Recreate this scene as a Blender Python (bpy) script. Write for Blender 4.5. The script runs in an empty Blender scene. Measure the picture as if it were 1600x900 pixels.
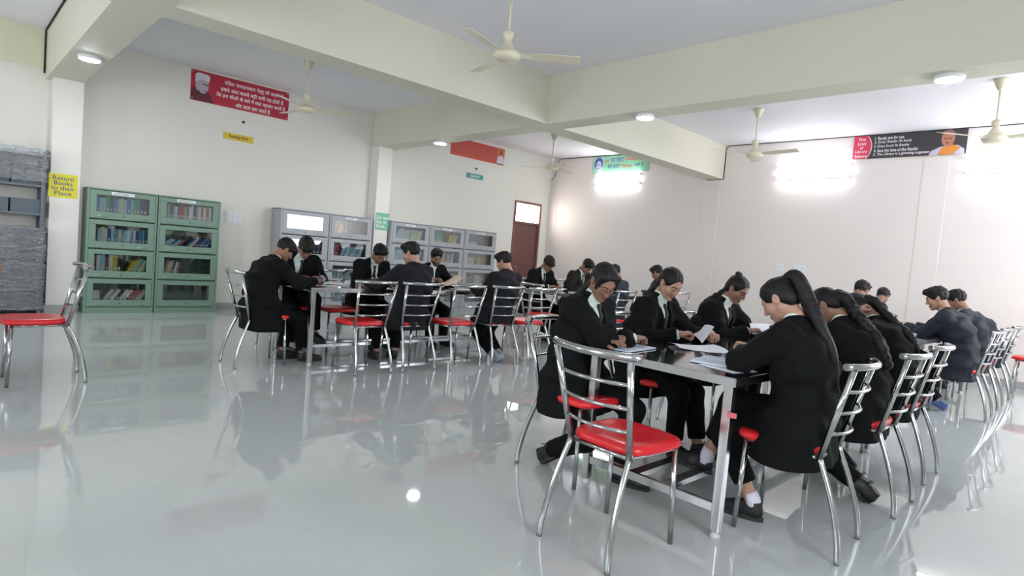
import bpy, math, random
import numpy as np
from mathutils import Matrix, Vector

random.seed(7)
rng = np.random.default_rng(7)
scene = bpy.context.scene
COL = scene.collection

# ------------------------------------------------------------------ camera
FPX, CAM_H = 931.64, 1.28
YAW, PITCH, ROLL = 0.799657548, -0.0555872, 0.0837163
def camera_rows():
    fwd = np.array([-math.sin(YAW)*math.cos(PITCH), math.cos(YAW)*math.cos(PITCH), math.sin(PITCH)])
    right = np.array([math.cos(YAW), math.sin(YAW), 0.0])
    up = np.cross(right, fwd)
    r = right*math.cos(ROLL)+up*math.sin(ROLL)
    u = -right*math.sin(ROLL)+up*math.cos(ROLL)
    return r, u, fwd
_r, _u, _f = camera_rows()
cam_data = bpy.data.cameras.new('camera')
cam_data.sensor_width = 36.0
cam_data.lens = FPX/1600.0*36.0
cam_data.clip_start = 0.05
cam = bpy.data.objects.new('camera', cam_data)
cam.matrix_world = Matrix(((_r[0], _u[0], -_f[0], 0), (_r[1], _u[1], -_f[1], 0), (_r[2], _u[2], -_f[2], CAM_H), (0, 0, 0, 1)))
COL.objects.link(cam)
scene.camera = cam

# ------------------------------------------------------------------ world, exposure
world = bpy.data.worlds.new('world'); scene.world = world
world.use_nodes = True
world.node_tree.nodes['Background'].inputs[0].default_value = (0.85, 0.92, 1.0, 1)
world.node_tree.nodes['Background'].inputs[1].default_value = 1.2
vs = scene.view_settings
vs.view_transform = 'Standard'; vs.look = 'None'; vs.gamma = 1.0; vs.exposure = 0.0
vs.use_curve_mapping = False
# strengths of what gives off light in the room
WINDOW_EMIT, TUBE_EMIT, LAMP_EMIT, TRANSOM_EMIT = 10.6, 38.0, 260.0, 18.0

# ------------------------------------------------------------------ helpers
def lin(c):
    if isinstance(c, str):
        c = [int(c[i:i+2], 16)/255 for i in (0, 2, 4)]
    return tuple((x/12.92 if x <= 0.04045 else ((x+0.055)/1.055)**2.4) for x in c)

MATS = {}
def mat(name, col, rough=0.5, metal=0.0, spec=0.5, bump=None, vary=None, emit=None, stretch=None, coat=0.0, sheen=0.0):
    if name in MATS: return MATS[name]
    m = bpy.data.materials.new(name); m.use_nodes = True
    nt = m.node_tree; b = nt.nodes['Principled BSDF']
    c = lin(col)
    b.inputs['Base Color'].default_value = (*c, 1)
    b.inputs['Roughness'].default_value = rough
    b.inputs['Metallic'].default_value = metal
    b.inputs['Specular IOR Level'].default_value = spec
    b.inputs['Coat Weight'].default_value = coat
    b.inputs['Sheen Weight'].default_value = sheen
    tc = None
    def coords(scale):
        nonlocal tc
        if tc is None: tc = nt.nodes.new('ShaderNodeTexCoord')
        mp = nt.nodes.new('ShaderNodeMapping'); nt.links.new(tc.outputs['Object'], mp.inputs[0])
        mp.inputs['Scale'].default_value = scale if isinstance(scale, tuple) else (scale,)*3
        return mp.outputs[0]
    if bump:
        sc, st = bump[:2]
        nz = nt.nodes.new('ShaderNodeTexNoise'); nz.inputs['Scale'].default_value = 1.0; nz.inputs['Detail'].default_value = 3
        nt.links.new(coords(sc), nz.inputs['Vector'])
        bp = nt.nodes.new('ShaderNodeBump'); bp.inputs['Strength'].default_value = st
        bp.inputs['Distance'].default_value = bump[2] if len(bump) > 2 else 0.01
        nt.links.new(nz.outputs[0], bp.inputs['Height']); nt.links.new(bp.outputs[0], b.inputs['Normal'])
    if vary:
        sc, amt = vary
        nz = nt.nodes.new('ShaderNodeTexNoise'); nz.inputs['Scale'].default_value = 1.0; nz.inputs['Detail'].default_value = 4
        nt.links.new(coords(sc), nz.inputs['Vector'])
        rp = nt.nodes.new('ShaderNodeValToRGB')
        rp.color_ramp.elements[0].position = 0.3; rp.color_ramp.elements[1].position = 0.7
        rp.color_ramp.elements[0].color = (*[x*(1-amt) for x in c], 1)
        rp.color_ramp.elements[1].color = (*[min(1, x*(1+amt)) for x in c], 1)
        nt.links.new(nz.outputs[0], rp.inputs[0]); nt.links.new(rp.outputs[0], b.inputs['Base Color'])
    if emit:
        b.inputs['Emission Color'].default_value = (*lin(emit[0]), 1)
        b.inputs['Emission Strength'].default_value = emit[1]
    MATS[name] = m
    return m

def glass_mat(name, tint, gloss=0.5, rough=0.02, bump=None, haze=0.0):
    """thin clear sheet: see-through with a fresnel sheen"""
    m = bpy.data.materials.new(name); m.use_nodes = True
    nt = m.node_tree; nt.nodes.clear()
    out = nt.nodes.new('ShaderNodeOutputMaterial'); mix = nt.nodes.new('ShaderNodeMixShader')
    tr = nt.nodes.new('ShaderNodeBsdfTransparent'); gl = nt.nodes.new('ShaderNodeBsdfGlossy')
    lw = nt.nodes.new('ShaderNodeFresnel'); lw.inputs['IOR'].default_value = 1.5
    tr.inputs[0].default_value = (*lin(tint), 1); gl.inputs['Roughness'].default_value = rough
    mul = nt.nodes.new('ShaderNodeMath'); mul.operation = 'MULTIPLY_ADD'
    nt.links.new(lw.outputs[0], mul.inputs[0]); mul.inputs[1].default_value = 1.6; mul.inputs[2].default_value = gloss
    mul.use_clamp = True
    nt.links.new(mul.outputs[0], mix.inputs[0]); nt.links.new(tr.outputs[0], mix.inputs[1]); nt.links.new(gl.outputs[0], mix.inputs[2])
    last = mix
    if haze:
        df = nt.nodes.new('ShaderNodeBsdfDiffuse'); df.inputs[0].default_value = (0.75, 0.8, 0.85, 1)
        m2 = nt.nodes.new('ShaderNodeMixShader'); m2.inputs[0].default_value = haze
        nt.links.new(mix.outputs[0], m2.inputs[1]); nt.links.new(df.outputs[0], m2.inputs[2]); last = m2
    nt.links.new(last.outputs[0], out.inputs[0])
    if bump:
        tc = nt.nodes.new('ShaderNodeTexCoord'); mp = nt.nodes.new('ShaderNodeMapping'); nt.links.new(tc.outputs['Object'], mp.inputs[0])
        mp.inputs['Scale'].default_value = bump[0]
        nz = nt.nodes.new('ShaderNodeTexNoise'); nz.inputs['Scale'].default_value = 1; nz.inputs['Detail'].default_value = 4
        nz.inputs['Distortion'].default_value = 0.8
        nt.links.new(mp.outputs[0], nz.inputs['Vector'])
        bp = nt.nodes.new('ShaderNodeBump'); bp.inputs['Strength'].default_value = bump[1]; bp.inputs['Distance'].default_value = 0.03
        nt.links.new(nz.outputs[0], bp.inputs['Height'])
        nt.links.new(bp.outputs[0], gl.inputs['Normal']); nt.links.new(bp.outputs[0], lw.inputs['Normal'])
    MATS[name] = m
    return m

class MB:
    """collects shapes of ONE part"""
    def __init__(s): s.v = []; s.f = []; s.m = []; s.sm = []
    def add(s, vs_, fs, mi=0, smooth=False):
        o = len(s.v); s.v += [tuple(map(float, p)) for p in vs_]
        s.f += [tuple(i+o for i in f) for f in fs]; s.m += [mi]*len(fs); s.sm += [smooth]*len(fs)
    def box(s, lo, hi, mi=0, bev=0.0):
        x0, y0, z0 = lo; x1, y1, z1 = hi
        if bev <= 0:
            s.add([(x0,y0,z0),(x1,y0,z0),(x1,y1,z0),(x0,y1,z0),(x0,y0,z1),(x1,y0,z1),(x1,y1,z1),(x0,y1,z1)],
                  [(0,3,2,1),(4,5,6,7),(0,1,5,4),(1,2,6,5),(2,3,7,6),(3,0,4,7)], mi)
        else:
            b = bev; vs_ = []; idx = {}
            X = ((x0, 1), (x1, -1)); Y = ((y0, 1), (y1, -1)); Z = ((z0, 1), (z1, -1))
            for i, (x, sx) in enumerate(X):
                for j, (y, sy) in enumerate(Y):
                    for k, (z, sz) in enumerate(Z):
                        for a in range(3):
                            p = [x+sx*b, y+sy*b, z+sz*b]; p[a] = (x, y, z)[a]
                            idx[i, j, k, a] = len(vs_); vs_.append(tuple(p))
            F = []
            for a in range(3):
                o1, o2 = [q for q in range(3) if q != a]
                for e in (0, 1):
                    c = []
                    for (p, q) in ((0,0),(1,0),(1,1),(0,1)):
                        t = [0, 0, 0]; t[a] = e; t[o1] = p; t[o2] = q; c.append(idx[(*t, a)])
                    F.append(tuple(c))
                for p in (0, 1):
                    for q in (0, 1):
                        t0 = [0, 0, 0]; t0[o1] = p; t0[o2] = q; t1 = list(t0); t1[a] = 1
                        F.append((idx[(*t0, o1)], idx[(*t1, o1)], idx[(*t1, o2)], idx[(*t0, o2)]))
            for i in (0, 1):
                for j in (0, 1):
                    for k in (0, 1): F.append(tuple(idx[i, j, k, a] for a in range(3)))
            s.add(vs_, F, mi)
            s.fix = True
    def tube(s, pts, r, n=10, mi=0, caps=True, smooth=True):
        P = [np.array(p, float) for p in pts]; m = len(P)
        R = r if isinstance(r, (list, tuple)) else [r]*m
        T = [P[min(i+1, m-1)]-P[max(i-1, 0)] for i in range(m)]
        T = [t/(np.linalg.norm(t)+1e-12) for t in T]
        a = np.array([0, 0, 1.0]) if abs(T[0][2]) < 0.9 else np.array([1.0, 0, 0])
        N = np.cross(T[0], a); N /= np.linalg.norm(N); vs_ = []
        for i in range(m):
            N = N-T[i]*(N@T[i]); N /= np.linalg.norm(N); B = np.cross(T[i], N)
            for k in range(n):
                t = 2*math.pi*k/n; vs_.append(P[i]+R[i]*(math.cos(t)*N+math.sin(t)*B))
        F = [(i*n+k, i*n+(k+1) % n, (i+1)*n+(k+1) % n, (i+1)*n+k) for i in range(m-1) for k in range(n)]
        s.add(vs_, F, mi, smooth)
        if caps:
            o = len(s.v)-m*n
            s.f.append(tuple(o+k for k in range(n-1, -1, -1))); s.m.append(mi); s.sm.append(False)
            s.f.append(tuple(o+(m-1)*n+k for k in range(n))); s.m.append(mi); s.sm.append(False)
    def lathe(s, prof, n=24, c=(0, 0, 0), mi=0, smooth=True):
        vs_ = []
        for (r, z) in prof:
            for k in range(n):
                t = 2*math.pi*k/n; vs_.append((c[0]+r*math.cos(t), c[1]+r*math.sin(t), c[2]+z))
        m = len(prof)
        F = [(i*n+k, i*n+(k+1) % n, (i+1)*n+(k+1) % n, (i+1)*n+k) for i in range(m-1) for k in range(n)]
        s.add(vs_, F, mi, smooth)
        o = len(s.v)-m*n
        if prof[0][0] > 1e-5: s.f.append(tuple(o+k for k in range(n-1, -1, -1))); s.m.append(mi); s.sm.append(False)
        if prof[-1][0] > 1e-5: s.f.append(tuple(o+(m-1)*n+k for k in range(n))); s.m.append(mi); s.sm.append(False)
    def prism(s, poly, z0, z1, mi=0, axis=2):
        n = len(poly)
        def P(u, v, w): return {2: (u, v, w), 1: (u, w, v), 0: (w, u, v)}[axis]
        s.add([P(u, v, z0) for u, v in poly]+[P(u, v, z1) for u, v in poly],
              [tuple(range(n-1, -1, -1)), tuple(range(n, 2*n))]+[(k, (k+1) % n, n+(k+1) % n, n+k) for k in range(n)], mi)
    def mesh(s, name, mats):
        me = bpy.data.meshes.new(name); me.from_pydata(s.v, [], s.f)
        for m in (mats if isinstance(mats, (list, tuple)) else [mats]): me.materials.append(m)
        me.polygons.foreach_set('material_index', s.m)
        me.polygons.foreach_set('use_smooth', s.sm)
        if getattr(s, 'fix', False):
            import bmesh
            bm = bmesh.new(); bm.from_mesh(me); bmesh.ops.recalc_face_normals(bm, faces=bm.faces); bm.to_mesh(me); bm.free()
        me.update()
        return me
    def build(s, name, mats, parent=None, loc=None):
        return put(name, s.mesh(name, mats), parent, loc)

def put(name, me, parent=None, loc=None):
    o = bpy.data.objects.new(name, me); COL.objects.link(o)
    if parent is not None: o.parent = parent
    if loc is not None: o.location = loc
    return o
def thing(name, label, cat, loc=(0, 0, 0), rz=0.0, group=None):
    o = bpy.data.objects.new(name, None); COL.objects.link(o); o.empty_display_size = 0.1
    o.location = loc; o.rotation_euler = (0, 0, rz)
    return tag(o, label, cat, group)
def tag(o, label, cat, group=None):
    o['label'] = label; o['category'] = cat
    if group: o['group'] = group
    return o
def struct(o):
    o['kind'] = 'structure'; return o
def copy_tree(o, parent=None):
    c = o.copy(); COL.objects.link(c); c.parent = parent
    for ch in list(o.children): copy_tree(ch, c)
    return c
def frame(right, up, loc):
    r = Vector(right); u = Vector(up); n = r.cross(u)
    return Matrix(((r.x, u.x, n.x, loc[0]), (r.y, u.y, n.y, loc[1]), (r.z, u.z, n.z, loc[2]), (0, 0, 0, 1)))

def lettering(name, body, m, parent, box, depth=0.0015, z=0.004, bold=0.0, align='CENTER', shear=0.0):
    """flat letters of one line, fitted into box = (x0, y0, x1, y1) on the parent's face"""
    cu = bpy.data.curves.new('letters', 'FONT'); cu.body = body; cu.offset = bold; cu.shear = shear; cu.resolution_u = 2
    ob = bpy.data.objects.new('letters', cu); COL.objects.link(ob)
    dg = bpy.context.evaluated_depsgraph_get(); dg.update()
    me = bpy.data.meshes.new_from_object(ob.evaluated_get(dg))
    bpy.data.objects.remove(ob); bpy.data.curves.remove(cu)
    me.name = name
    n = len(me.vertices); co = np.empty(n*3); me.vertices.foreach_get('co', co); co = co.reshape(-1, 3)
    lo, hi = co.min(0), co.max(0)
    x0, y0, x1, y1 = box
    sx = (x1-x0)/max(1e-6, hi[0]-lo[0]); sy = (y1-y0)/max(1e-6, hi[1]-lo[1])
    co[:, 0] = x0+(co[:, 0]-lo[0])*sx; co[:, 1] = y0+(co[:, 1]-lo[1])*sy; co[:, 2] = z+depth
    me.vertices.foreach_set('co', co.ravel()); me.materials.clear(); me.materials.append(m); me.update()
    return put(name, me, parent)
# ------------------------------------------------------------------ room shell
WA, WB, CEIL, BEAM = -10.2, 10.95, 3.72, 3.08
XR, YF = 1.9, -3.4            # walls out of view, behind and beside the camera
paint = mat('wall_paint', 'e7e5db', 0.6, vary=(0.7, 0.02))
paint_b = mat('wall_paint_warm', 'ece4de', 0.6, vary=(0.7, 0.015))
beam_m = mat('beam_paint', 'dbd9c7', 0.6)
ceil_m = mat('ceiling_paint', 'efeef2', 0.7)
skirt_m = mat('skirting_tile', 'a9a7a6', 0.25)

def floor_material():
    m = bpy.data.materials.new('polished_floor_tiles'); m.use_nodes = True
    nt = m.node_tree; b = nt.nodes['Principled BSDF']
    tc = nt.nodes.new('ShaderNodeTexCoord')
    br = nt.nodes.new('ShaderNodeTexBrick'); br.offset = 0.0; br.squash = 1.0
    br.inputs['Scale'].default_value = 1.0; br.inputs['Mortar Size'].default_value = 0.0016
    br.inputs['Brick Width'].default_value = 0.8; br.inputs['Row Height'].default_value = 0.8
    br.inputs['Mortar Smooth'].default_value = 0.2
    br.inputs['Color1'].default_value = (*lin('c3c9c6'), 1); br.inputs['Color2'].default_value = (*lin('c1c7c5'), 1)
    br.inputs['Mortar'].default_value = (*lin('b7bdbb'), 1)
    nt.links.new(tc.outputs['Object'], br.inputs['Vector'])
    nz = nt.nodes.new('ShaderNodeTexNoise'); nz.inputs['Scale'].default_value = 1.3; nz.inputs['Detail'].default_value = 6; nz.inputs['Distortion'].default_value = 1.2
    nt.links.new(tc.outputs['Object'], nz.inputs['Vector'])
    mx = nt.nodes.new('ShaderNodeMix'); mx.data_type = 'RGBA'; mx.blend_type = 'MULTIPLY'
    mx.inputs[0].default_value = 0.10
    nt.links.new(br.outputs[0], mx.inputs[6]); nt.links.new(nz.outputs[0], mx.inputs[7]); nt.links.new(mx.outputs[2], b.inputs['Base Color'])
    b.inputs['Roughness'].default_value = 0.03; b.inputs['IOR'].default_value = 1.62
    return m

def slab(name, lo, hi, m, parent=None, bev=0.0):
    b = MB(); b.box(lo, hi, 0, bev); o = b.build(name, m, parent)
    if parent is None: struct(o)
    return o

slab('floor', (WA-0.2, YF-0.2, -0.12), (XR+0.2, WB+0.2, 0.0), floor_material())
slab('ceiling', (WA-0.2, YF-0.2, CEIL), (XR+0.2, WB+0.2, CEIL+0.15), ceil_m)

# left wall (bookcases) with the opening of the door
DY0, DY1, DZ = 9.77, 10.68, 2.57
b = MB()
b.box((WA-0.2, YF-0.2, 0), (WA, DY0, CEIL)); b.box((WA-0.2, DY1, 0), (WA, WB+0.2, CEIL)); b.box((WA-0.2, DY0, DZ), (WA, DY1, CEIL))
wall_left = struct(b.build('wall_left', paint))
wall_back = slab('wall_back', (WA-0.2, WB, 0), (XR+0.2, WB+0.2, CEIL), paint_b)
# unseen walls; windows except the far right one are added to light the room
def window_wall(name, axis, pos, a0, a1, wins, z0, z1):
    b = MB()
    def bx(u0, u1, zz0, zz1):
        if axis == 'x': b.box((pos, u0, zz0), (pos+0.2, u1, zz1))
        else: b.box((u0, pos-0.2, zz0), (u1, pos, zz1))
    cur = a0
    for (u0, u1) in wins:
        bx(cur, u0, 0, CEIL); bx(u0, u1, 0, z0); bx(u0, u1, z1, CEIL); cur = u1
    bx(cur, a1, 0, CEIL)
    return struct(b.build(name, paint))
WIN_C = [(0.5, 2.1), (7.4, 10.7)]  # first is an added light source; second is read from the cabinet glare
ADDED_WIN_D = [(-8.6, -7.0), (-4.6, -3.0), (-0.8, 0.8)]  # unseen windows added behind the camera to fill the room with light
window_wall('wall_right', 'x', XR, YF-0.2, WB+0.2, WIN_C, 0.9, 2.75)
window_wall('wall_front', 'y', YF, WA-0.2, XR+0.2, ADDED_WIN_D, 0.95, 2.55)
pane_m = mat('glowing_pane', 'ffffff', 0.4, emit=('f2f6ff', WINDOW_EMIT))  # emission stands in for daylight, in inferred and added windows alike
alu = mat('window_aluminium', 'b9bcc0', 0.35, 0.8)
wn = 0
for axis, pos, wins, z0, z1 in (('x', XR, WIN_C, 0.9, 2.75), ('y', YF, ADDED_WIN_D, 0.95, 2.55)):
    for (u0, u1) in wins:
        wn += 1
        fb, pb = MB(), MB()
        def bx(B, a, c, zz0, zz1, d0, d1):
            if axis == 'x': B.box((pos+d0, a, zz0), (pos+d1, c, zz1))
            else: B.box((a, pos-d1, zz0), (c, pos-d0, zz1))
        w = 0.05; mid = (u0+u1)/2
        bx(fb, u0, u1, z0, z0+w, 0.05, 0.11); bx(fb, u0, u1, z1-w, z1, 0.05, 0.11)
        for c in (u0, mid-w/2, u1-w): bx(fb, c, c+w, z0+w, z1-w, 0.05, 0.11)
        fr = struct(fb.build('window_%d' % wn, alu))  # one frame per window, the added ones included
        for (c0, c1) in ((u0+w, mid-w/2), (mid+w/2, u1-w)):
            pb = MB(); bx(pb, c0, c1, z0+w, z1-w, 0.07, 0.08); pb.build('pane', pane_m, fr)

# beams and pillars
slab('trim_1', (-6.02, YF, BEAM), (-5.66, WB, CEIL), beam_m)              # beam along the hall
for n, (y0, y1) in (('trim_2', (5.90, 6.24)), ('trim_3', (1.00, 1.365))):
    b = MB(); b.box((WA, y0, BEAM), (-6.02, y1, CEIL)); b.box((-5.66, y0, BEAM), (XR, y1, CEIL)); struct(b.build(n, beam_m))
pil_m = mat('pillar_paint', 'eceae2', 0.55)
slab('trim_4', (WA, 1.06, 0), (-9.9, 1.385, BEAM), pil_m, bev=0.004)
slab('trim_5', (WA, 5.895, 0), (-9.9, 6.19, BEAM), pil_m, bev=0.004)
# shallow step of the wall beam, wall B pilasters
slab('trim_6', (WA, 1.385, 3.2), (WA+0.012, 5.895, CEIL), paint)
slab('trim_7', (WA, 6.19, 3.2), (WA+0.012, WB, CEIL), paint)
slab('trim_8', (WA, YF, 3.2), (WA+0.012, 1.06, CEIL), mat('wall_paint_green', 'dfe0c4', 0.6))
for n, (x0, x1) in (('trim_9', (-6.05, -5.70)), ('trim_10', (-2.39, -2.06))):
    slab(n, (x0, WB-0.005, 0.105), (x1, WB, BEAM if x0 < -3 else 3.32), paint_b, bev=0.002)
slab('trim_11', (WA, WB-0.01, 0.11), (-9.93, WB, 3.1), paint_b, bev=0.003)
# skirting
b = MB(); b.box((WA, YF, 0), (WA+0.014, 1.06, 0.105)); b.box((WA, 1.385, 0), (WA+0.014, 5.895, 0.105)); b.box((WA, 6.19, 0), (WA+0.014, DY0-0.06, 0.105)); b.box((WA, DY1+0.06, 0), (WA+0.014, WB, 0.105))
for y0, y1 in ((1.06, 1.385), (5.895, 6.19)):
    b.box((-9.9, y0-0.012, 0), (-9.888, y1+0.012, 0.105)); b.box((WA, y0-0.012, 0), (-9.9, y0, 0.105)); b.box((WA, y1, 0), (-9.9, y1+0.012, 0.105))
struct(b.build('baseboard_left', skirt_m))
slab('baseboard_back', (WA+0.014, WB-0.016, 0), (XR, WB, 0.105), skirt_m)

# door with transom in the left wall
brown = mat('door_brown', '6e4741', 0.45, vary=((2, 6, 2), 0.05))
brown_f = mat('door_frame_brown', '7c5450', 0.4)
b = MB(); t = 0.055
b.box((WA-0.12, DY0, 0), (WA+0.02, DY0+t, DZ)); b.box((WA-0.12, DY1-t, 0), (WA+0.02, DY1, DZ))
b.box((WA-0.12, DY0+t, DZ-t), (WA+0.02, DY1-t, DZ)); b.box((WA-0.12, DY0+t, 2.04), (WA+0.02, DY1-t, 2.09))
door = struct(b.build('door_1', brown_f))
b = MB(); b.box((WA-0.07, DY0+t, 0.01), (WA-0.03, DY1-t, 2.04), 0, 0.003)
leaf = b.build('door_leaf', brown, door)
b = MB(); b.tube([(WA-0.03, DY0+0.12, 1.0), (WA+0.02, DY0+0.12, 1.0), (WA+0.02, DY0+0.22, 1.0)], 0.009, 8); b.build('handle', alu, leaf)
b = MB(); b.box((WA-0.09, DY0+t, 2.09), (WA-0.085, DY1-t, DZ-t))
b.build('transom_pane', mat('daylit_transom', 'ffffff', 0.4, emit=('fffaf2', TRANSOM_EMIT)), door)
for k in range(4):
    b = MB(); z = 2.15+k*0.1; b.tube([(WA-0.05, DY0+t, z), (WA-0.05, DY1-t, z)], 0.006, 6); b.build('transom_bar', brown_f, door)

# black cables along ceiling and beams
cab = mat('black_cable', '26241f', 0.5)
def cable(label, pts, r=0.007):
    b = MB(); b.tube(pts, r, 6); tag(b.build('cable', cab), label, 'cable')
cable('black cable running over the beam at the pillar with the yellow sign', [(-6.2, 0.985, 3.71), (-10.17, 0.985, 3.71), (-10.18, 0.985, 3.15)], 0.010)
cable('black cable along the ceiling edge above the black banner', [(1.85, WB-0.008, 3.712), (-5.6, WB-0.008, 3.712), (-5.648, WB-0.008, 3.66), (-5.648, WB-0.008, 3.072), (-6.0, WB-0.008, 3.072)])
cable('black cable along the ceiling edge above the green banner into the corner', [(-6.03, WB-0.008, 3.705), (-9.95, WB-0.008, 3.705), (-10.0, WB-0.012, 3.6), (-10.08, WB-0.02, 3.25), (-10.17, WB-0.03, 3.2)])
# ------------------------------------------------------------------ steel chairs
steel = mat('polished_steel', 'b4b6b6', 0.15, 1.0)
steel_b = mat('brushed_steel', 'bcbdbd', 0.24, 1.0)
red = mat('red_vinyl', 'd8232b', 0.28, bump=(60, 0.05))
black_rubber = mat('black_rubber', '1b1b1c', 0.6)

def arc(x0, x1, y, sag, z, n=9):
    return [(x0+(x1-x0)*i/(n-1), y-sag*(1-(2*i/(n-1)-1)**2), z) for i in range(n)]
def smooth_path(P, n=6):
    """Catmull-Rom through the points"""
    P = [np.array(p, float) for p in P]; Q = [2*P[0]-P[1]]+P+[2*P[-1]-P[-2]]; out = []
    for i in range(1, len(Q)-2):
        for k in range(n):
            t = k/n; a, b_, c, d = Q[i-1:i+3]
            out.append(0.5*((2*b_)+(c-a)*t+(2*a-5*b_+4*c-d)*t*t+(3*b_-a-3*c+d)*t**3))
    out.append(P[-1]); return out
def back_at(z):   # (half width, y) of the back posts at height z
    f = (z-0.46)/(0.905-0.46); return 0.168+0.04*f, -0.115-0.11*f
def make_chair():
    parts = []
    # seat pad: rounded, wider in front, slightly dished
    n = 40; prof = []
    for k in range(n):
        t = 2*math.pi*k/n; c, s_ = math.cos(t), math.sin(t)
        e = 0.42
        px = math.copysign(abs(c)**e, c); py = math.copysign(abs(s_)**e, s_)
        w = 0.205 if py > 0 else 0.205-0.02*(-py)
        prof.append((px*w, 0.085+py*0.195))
    cx, cy = 0.0, 0.085
    vs_, F = [], []
    rings = [(1.0, 0.462), (1.02, 0.470), (1.02, 0.486), (0.97, 0.498), (0.85, 0.502), (0.6, 0.497), (0.3, 0.494)]
    for (sc, z) in rings:
        for (x, y) in prof: vs_.append((cx+(x-cx)*sc, cy+(y-cy)*sc, z))
    for i in range(len(rings)-1):
        for k in range(n): F.append((i*n+k, i*n+(k+1) % n, (i+1)*n+(k+1) % n, (i+1)*n+k))
    F.append(tuple(range(n-1, -1, -1))); F.append(tuple((len(rings)-1)*n+k for k in range(n)))
    b = MB(); b.add(vs_, F, 0, True); parts.append(('seat', b.mesh('seat', red)))
    b = MB()
    b.tube([(-0.165, -0.11, 0.452), (-0.175, 0.23, 0.452), (0.175, 0.23, 0.452), (0.165, -0.11, 0.452), (-0.165, -0.11, 0.452)], 0.010, 8)
    parts.append(('seat_frame', b.mesh('seat_frame', steel)))
    for s_ in (-1, 1):
        b = MB(); w0, y0 = back_at(0.44); w1, y1 = back_at(0.893)
        b.tube([(s_*w0, y0, 0.44), (s_*(w0+w1)/2, (y0+y1)/2, 0.665), (s_*w1, y1, 0.893)], 0.0145, 12)
        parts.append(('back_post', b.mesh('back_post', steel)))
        b = MB()
        b.tube(smooth_path([(s_*0.166, -0.108, 0.465), (s_*0.178, -0.168, 0.32), (s_*0.188, -0.21, 0.19), (s_*0.196, -0.232, 0.08), (s_*0.2, -0.238, 0.0)], 4), 0.0135, 12)
        parts.append(('rear_leg', b.mesh('rear_leg', steel)))
        b = MB(); b.tube([(s_*0.178, 0.222, 0.455), (s_*0.184, 0.230, 0.22), (s_*0.19, 0.238, 0.0)], 0.0125, 12)
        parts.append(('front_leg', b.mesh('front_leg', steel)))
    b = MB(); w, y = back_at(0.905)
    b.tube(arc(-w-0.035, w+0.035, y+0.03, 0.075, 0.905, 13), 0.0165, 12); parts.append(('top_rail', b.mesh('top_rail', steel)))
    for z in (0.785, 0.68, 0.575):
        b = MB(); w, y = back_at(z); b.tube(arc(-w, w, y, 0.05, z, 11), 0.0085, 8); parts.append(('back_rail', b.mesh('back_rail', steel)))
    return parts
CHAIR = make_chair()
def chair(label, x, y, face, group='steel chairs with red seats'):
    """face: direction in degrees the sitter looks, 0 = +X, 90 = +Y"""
    t = thing('steel_chair', label, 'chair', (x, y, 0), math.radians(face-90), group)
    for n, me in CHAIR: put(n, me, t)
    return t

chair('empty red-seated steel chair at the frame edge before of the wrapped rack', -5.81, 0.634, -90)
chair('empty red-seated steel chair closest to the camera at the near table end', -1.565, 2.26, 88)
chair('steel chair holding the long-ponytailed student at the near table corner', -1.05, 3.15, 184)
chair('steel chair under the braided student in the middle of the near table side', -1.02, 4.045, 180)
chair('steel chair under the student with a hand in her hair', -1.05, 4.89, 180)
chair('steel chair under the student wearing glasses', -2.27, 2.80, -3)
chair('steel chair under the student holding white pages at the near table', -2.42, 3.72, 0)
chair('steel chair under the student with the hair bun at the near table', -2.42, 4.62, 0)
chair('steel chair at the left table end under the profile student bending to write', -5.915, 2.275, 90)
chair('first empty steel chair along the left table, before the student in back view', -5.27, 3.105, 180)
chair('steel chair under the back-view student at the middle of the left table', -5.24, 3.625, 179)
chair('empty steel chair between the two back-view students at the left table', -5.13, 4.17, 177)
chair('steel chair under the back-view student in front of the brown door', -5.14, 4.765, 177)
chair('empty steel chair past the last back-view student of the left table', -5.03, 5.22, 180)
chair('empty steel chair at the end of the far table before the door', -5.62, 6.02, 90)
chair('steel chair under the front-facing student before the grey cabinet with bright glass', -6.72, 2.90, 0)
chair('steel chair under the student writing with both hands', -6.72, 3.93, 0)
chair('empty steel chair across the left table beside the writing student', -6.50, 3.415, 0)
chair('steel chair under the bearded newspaper reader', -6.72, 4.80, 0)
chair('steel chair under the student by the brown door', -6.62, 6.88, 0)
chair('steel chair under the student hidden behind the glasses wearer', -6.62, 7.85, 0)
chair('steel chair under the navy-jacketed student behind the glasses wearer', -5.03, 6.92, 180)
chair('steel chair under the navy-jacketed student behind the page-holding student', -5.03, 8.42, 180)
chair('steel chair under the navy-suited student in profile by the back wall', -1.11, 7.81, 180)
chair('second steel chair behind the navy-suited profile student', -1.13, 8.75, 180)
chair('third steel chair behind the navy-suited profile student', -1.13, 9.68, 180)
chair('steel chair under the short-haired student at the far right table', -2.64, 8.45, 0)
chair('steel chair under the last student at the far right table', -2.64, 9.45, 0)
chair('empty steel chair cut by the frame edge against the back wall', -0.72, 10.45, 180)

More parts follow.
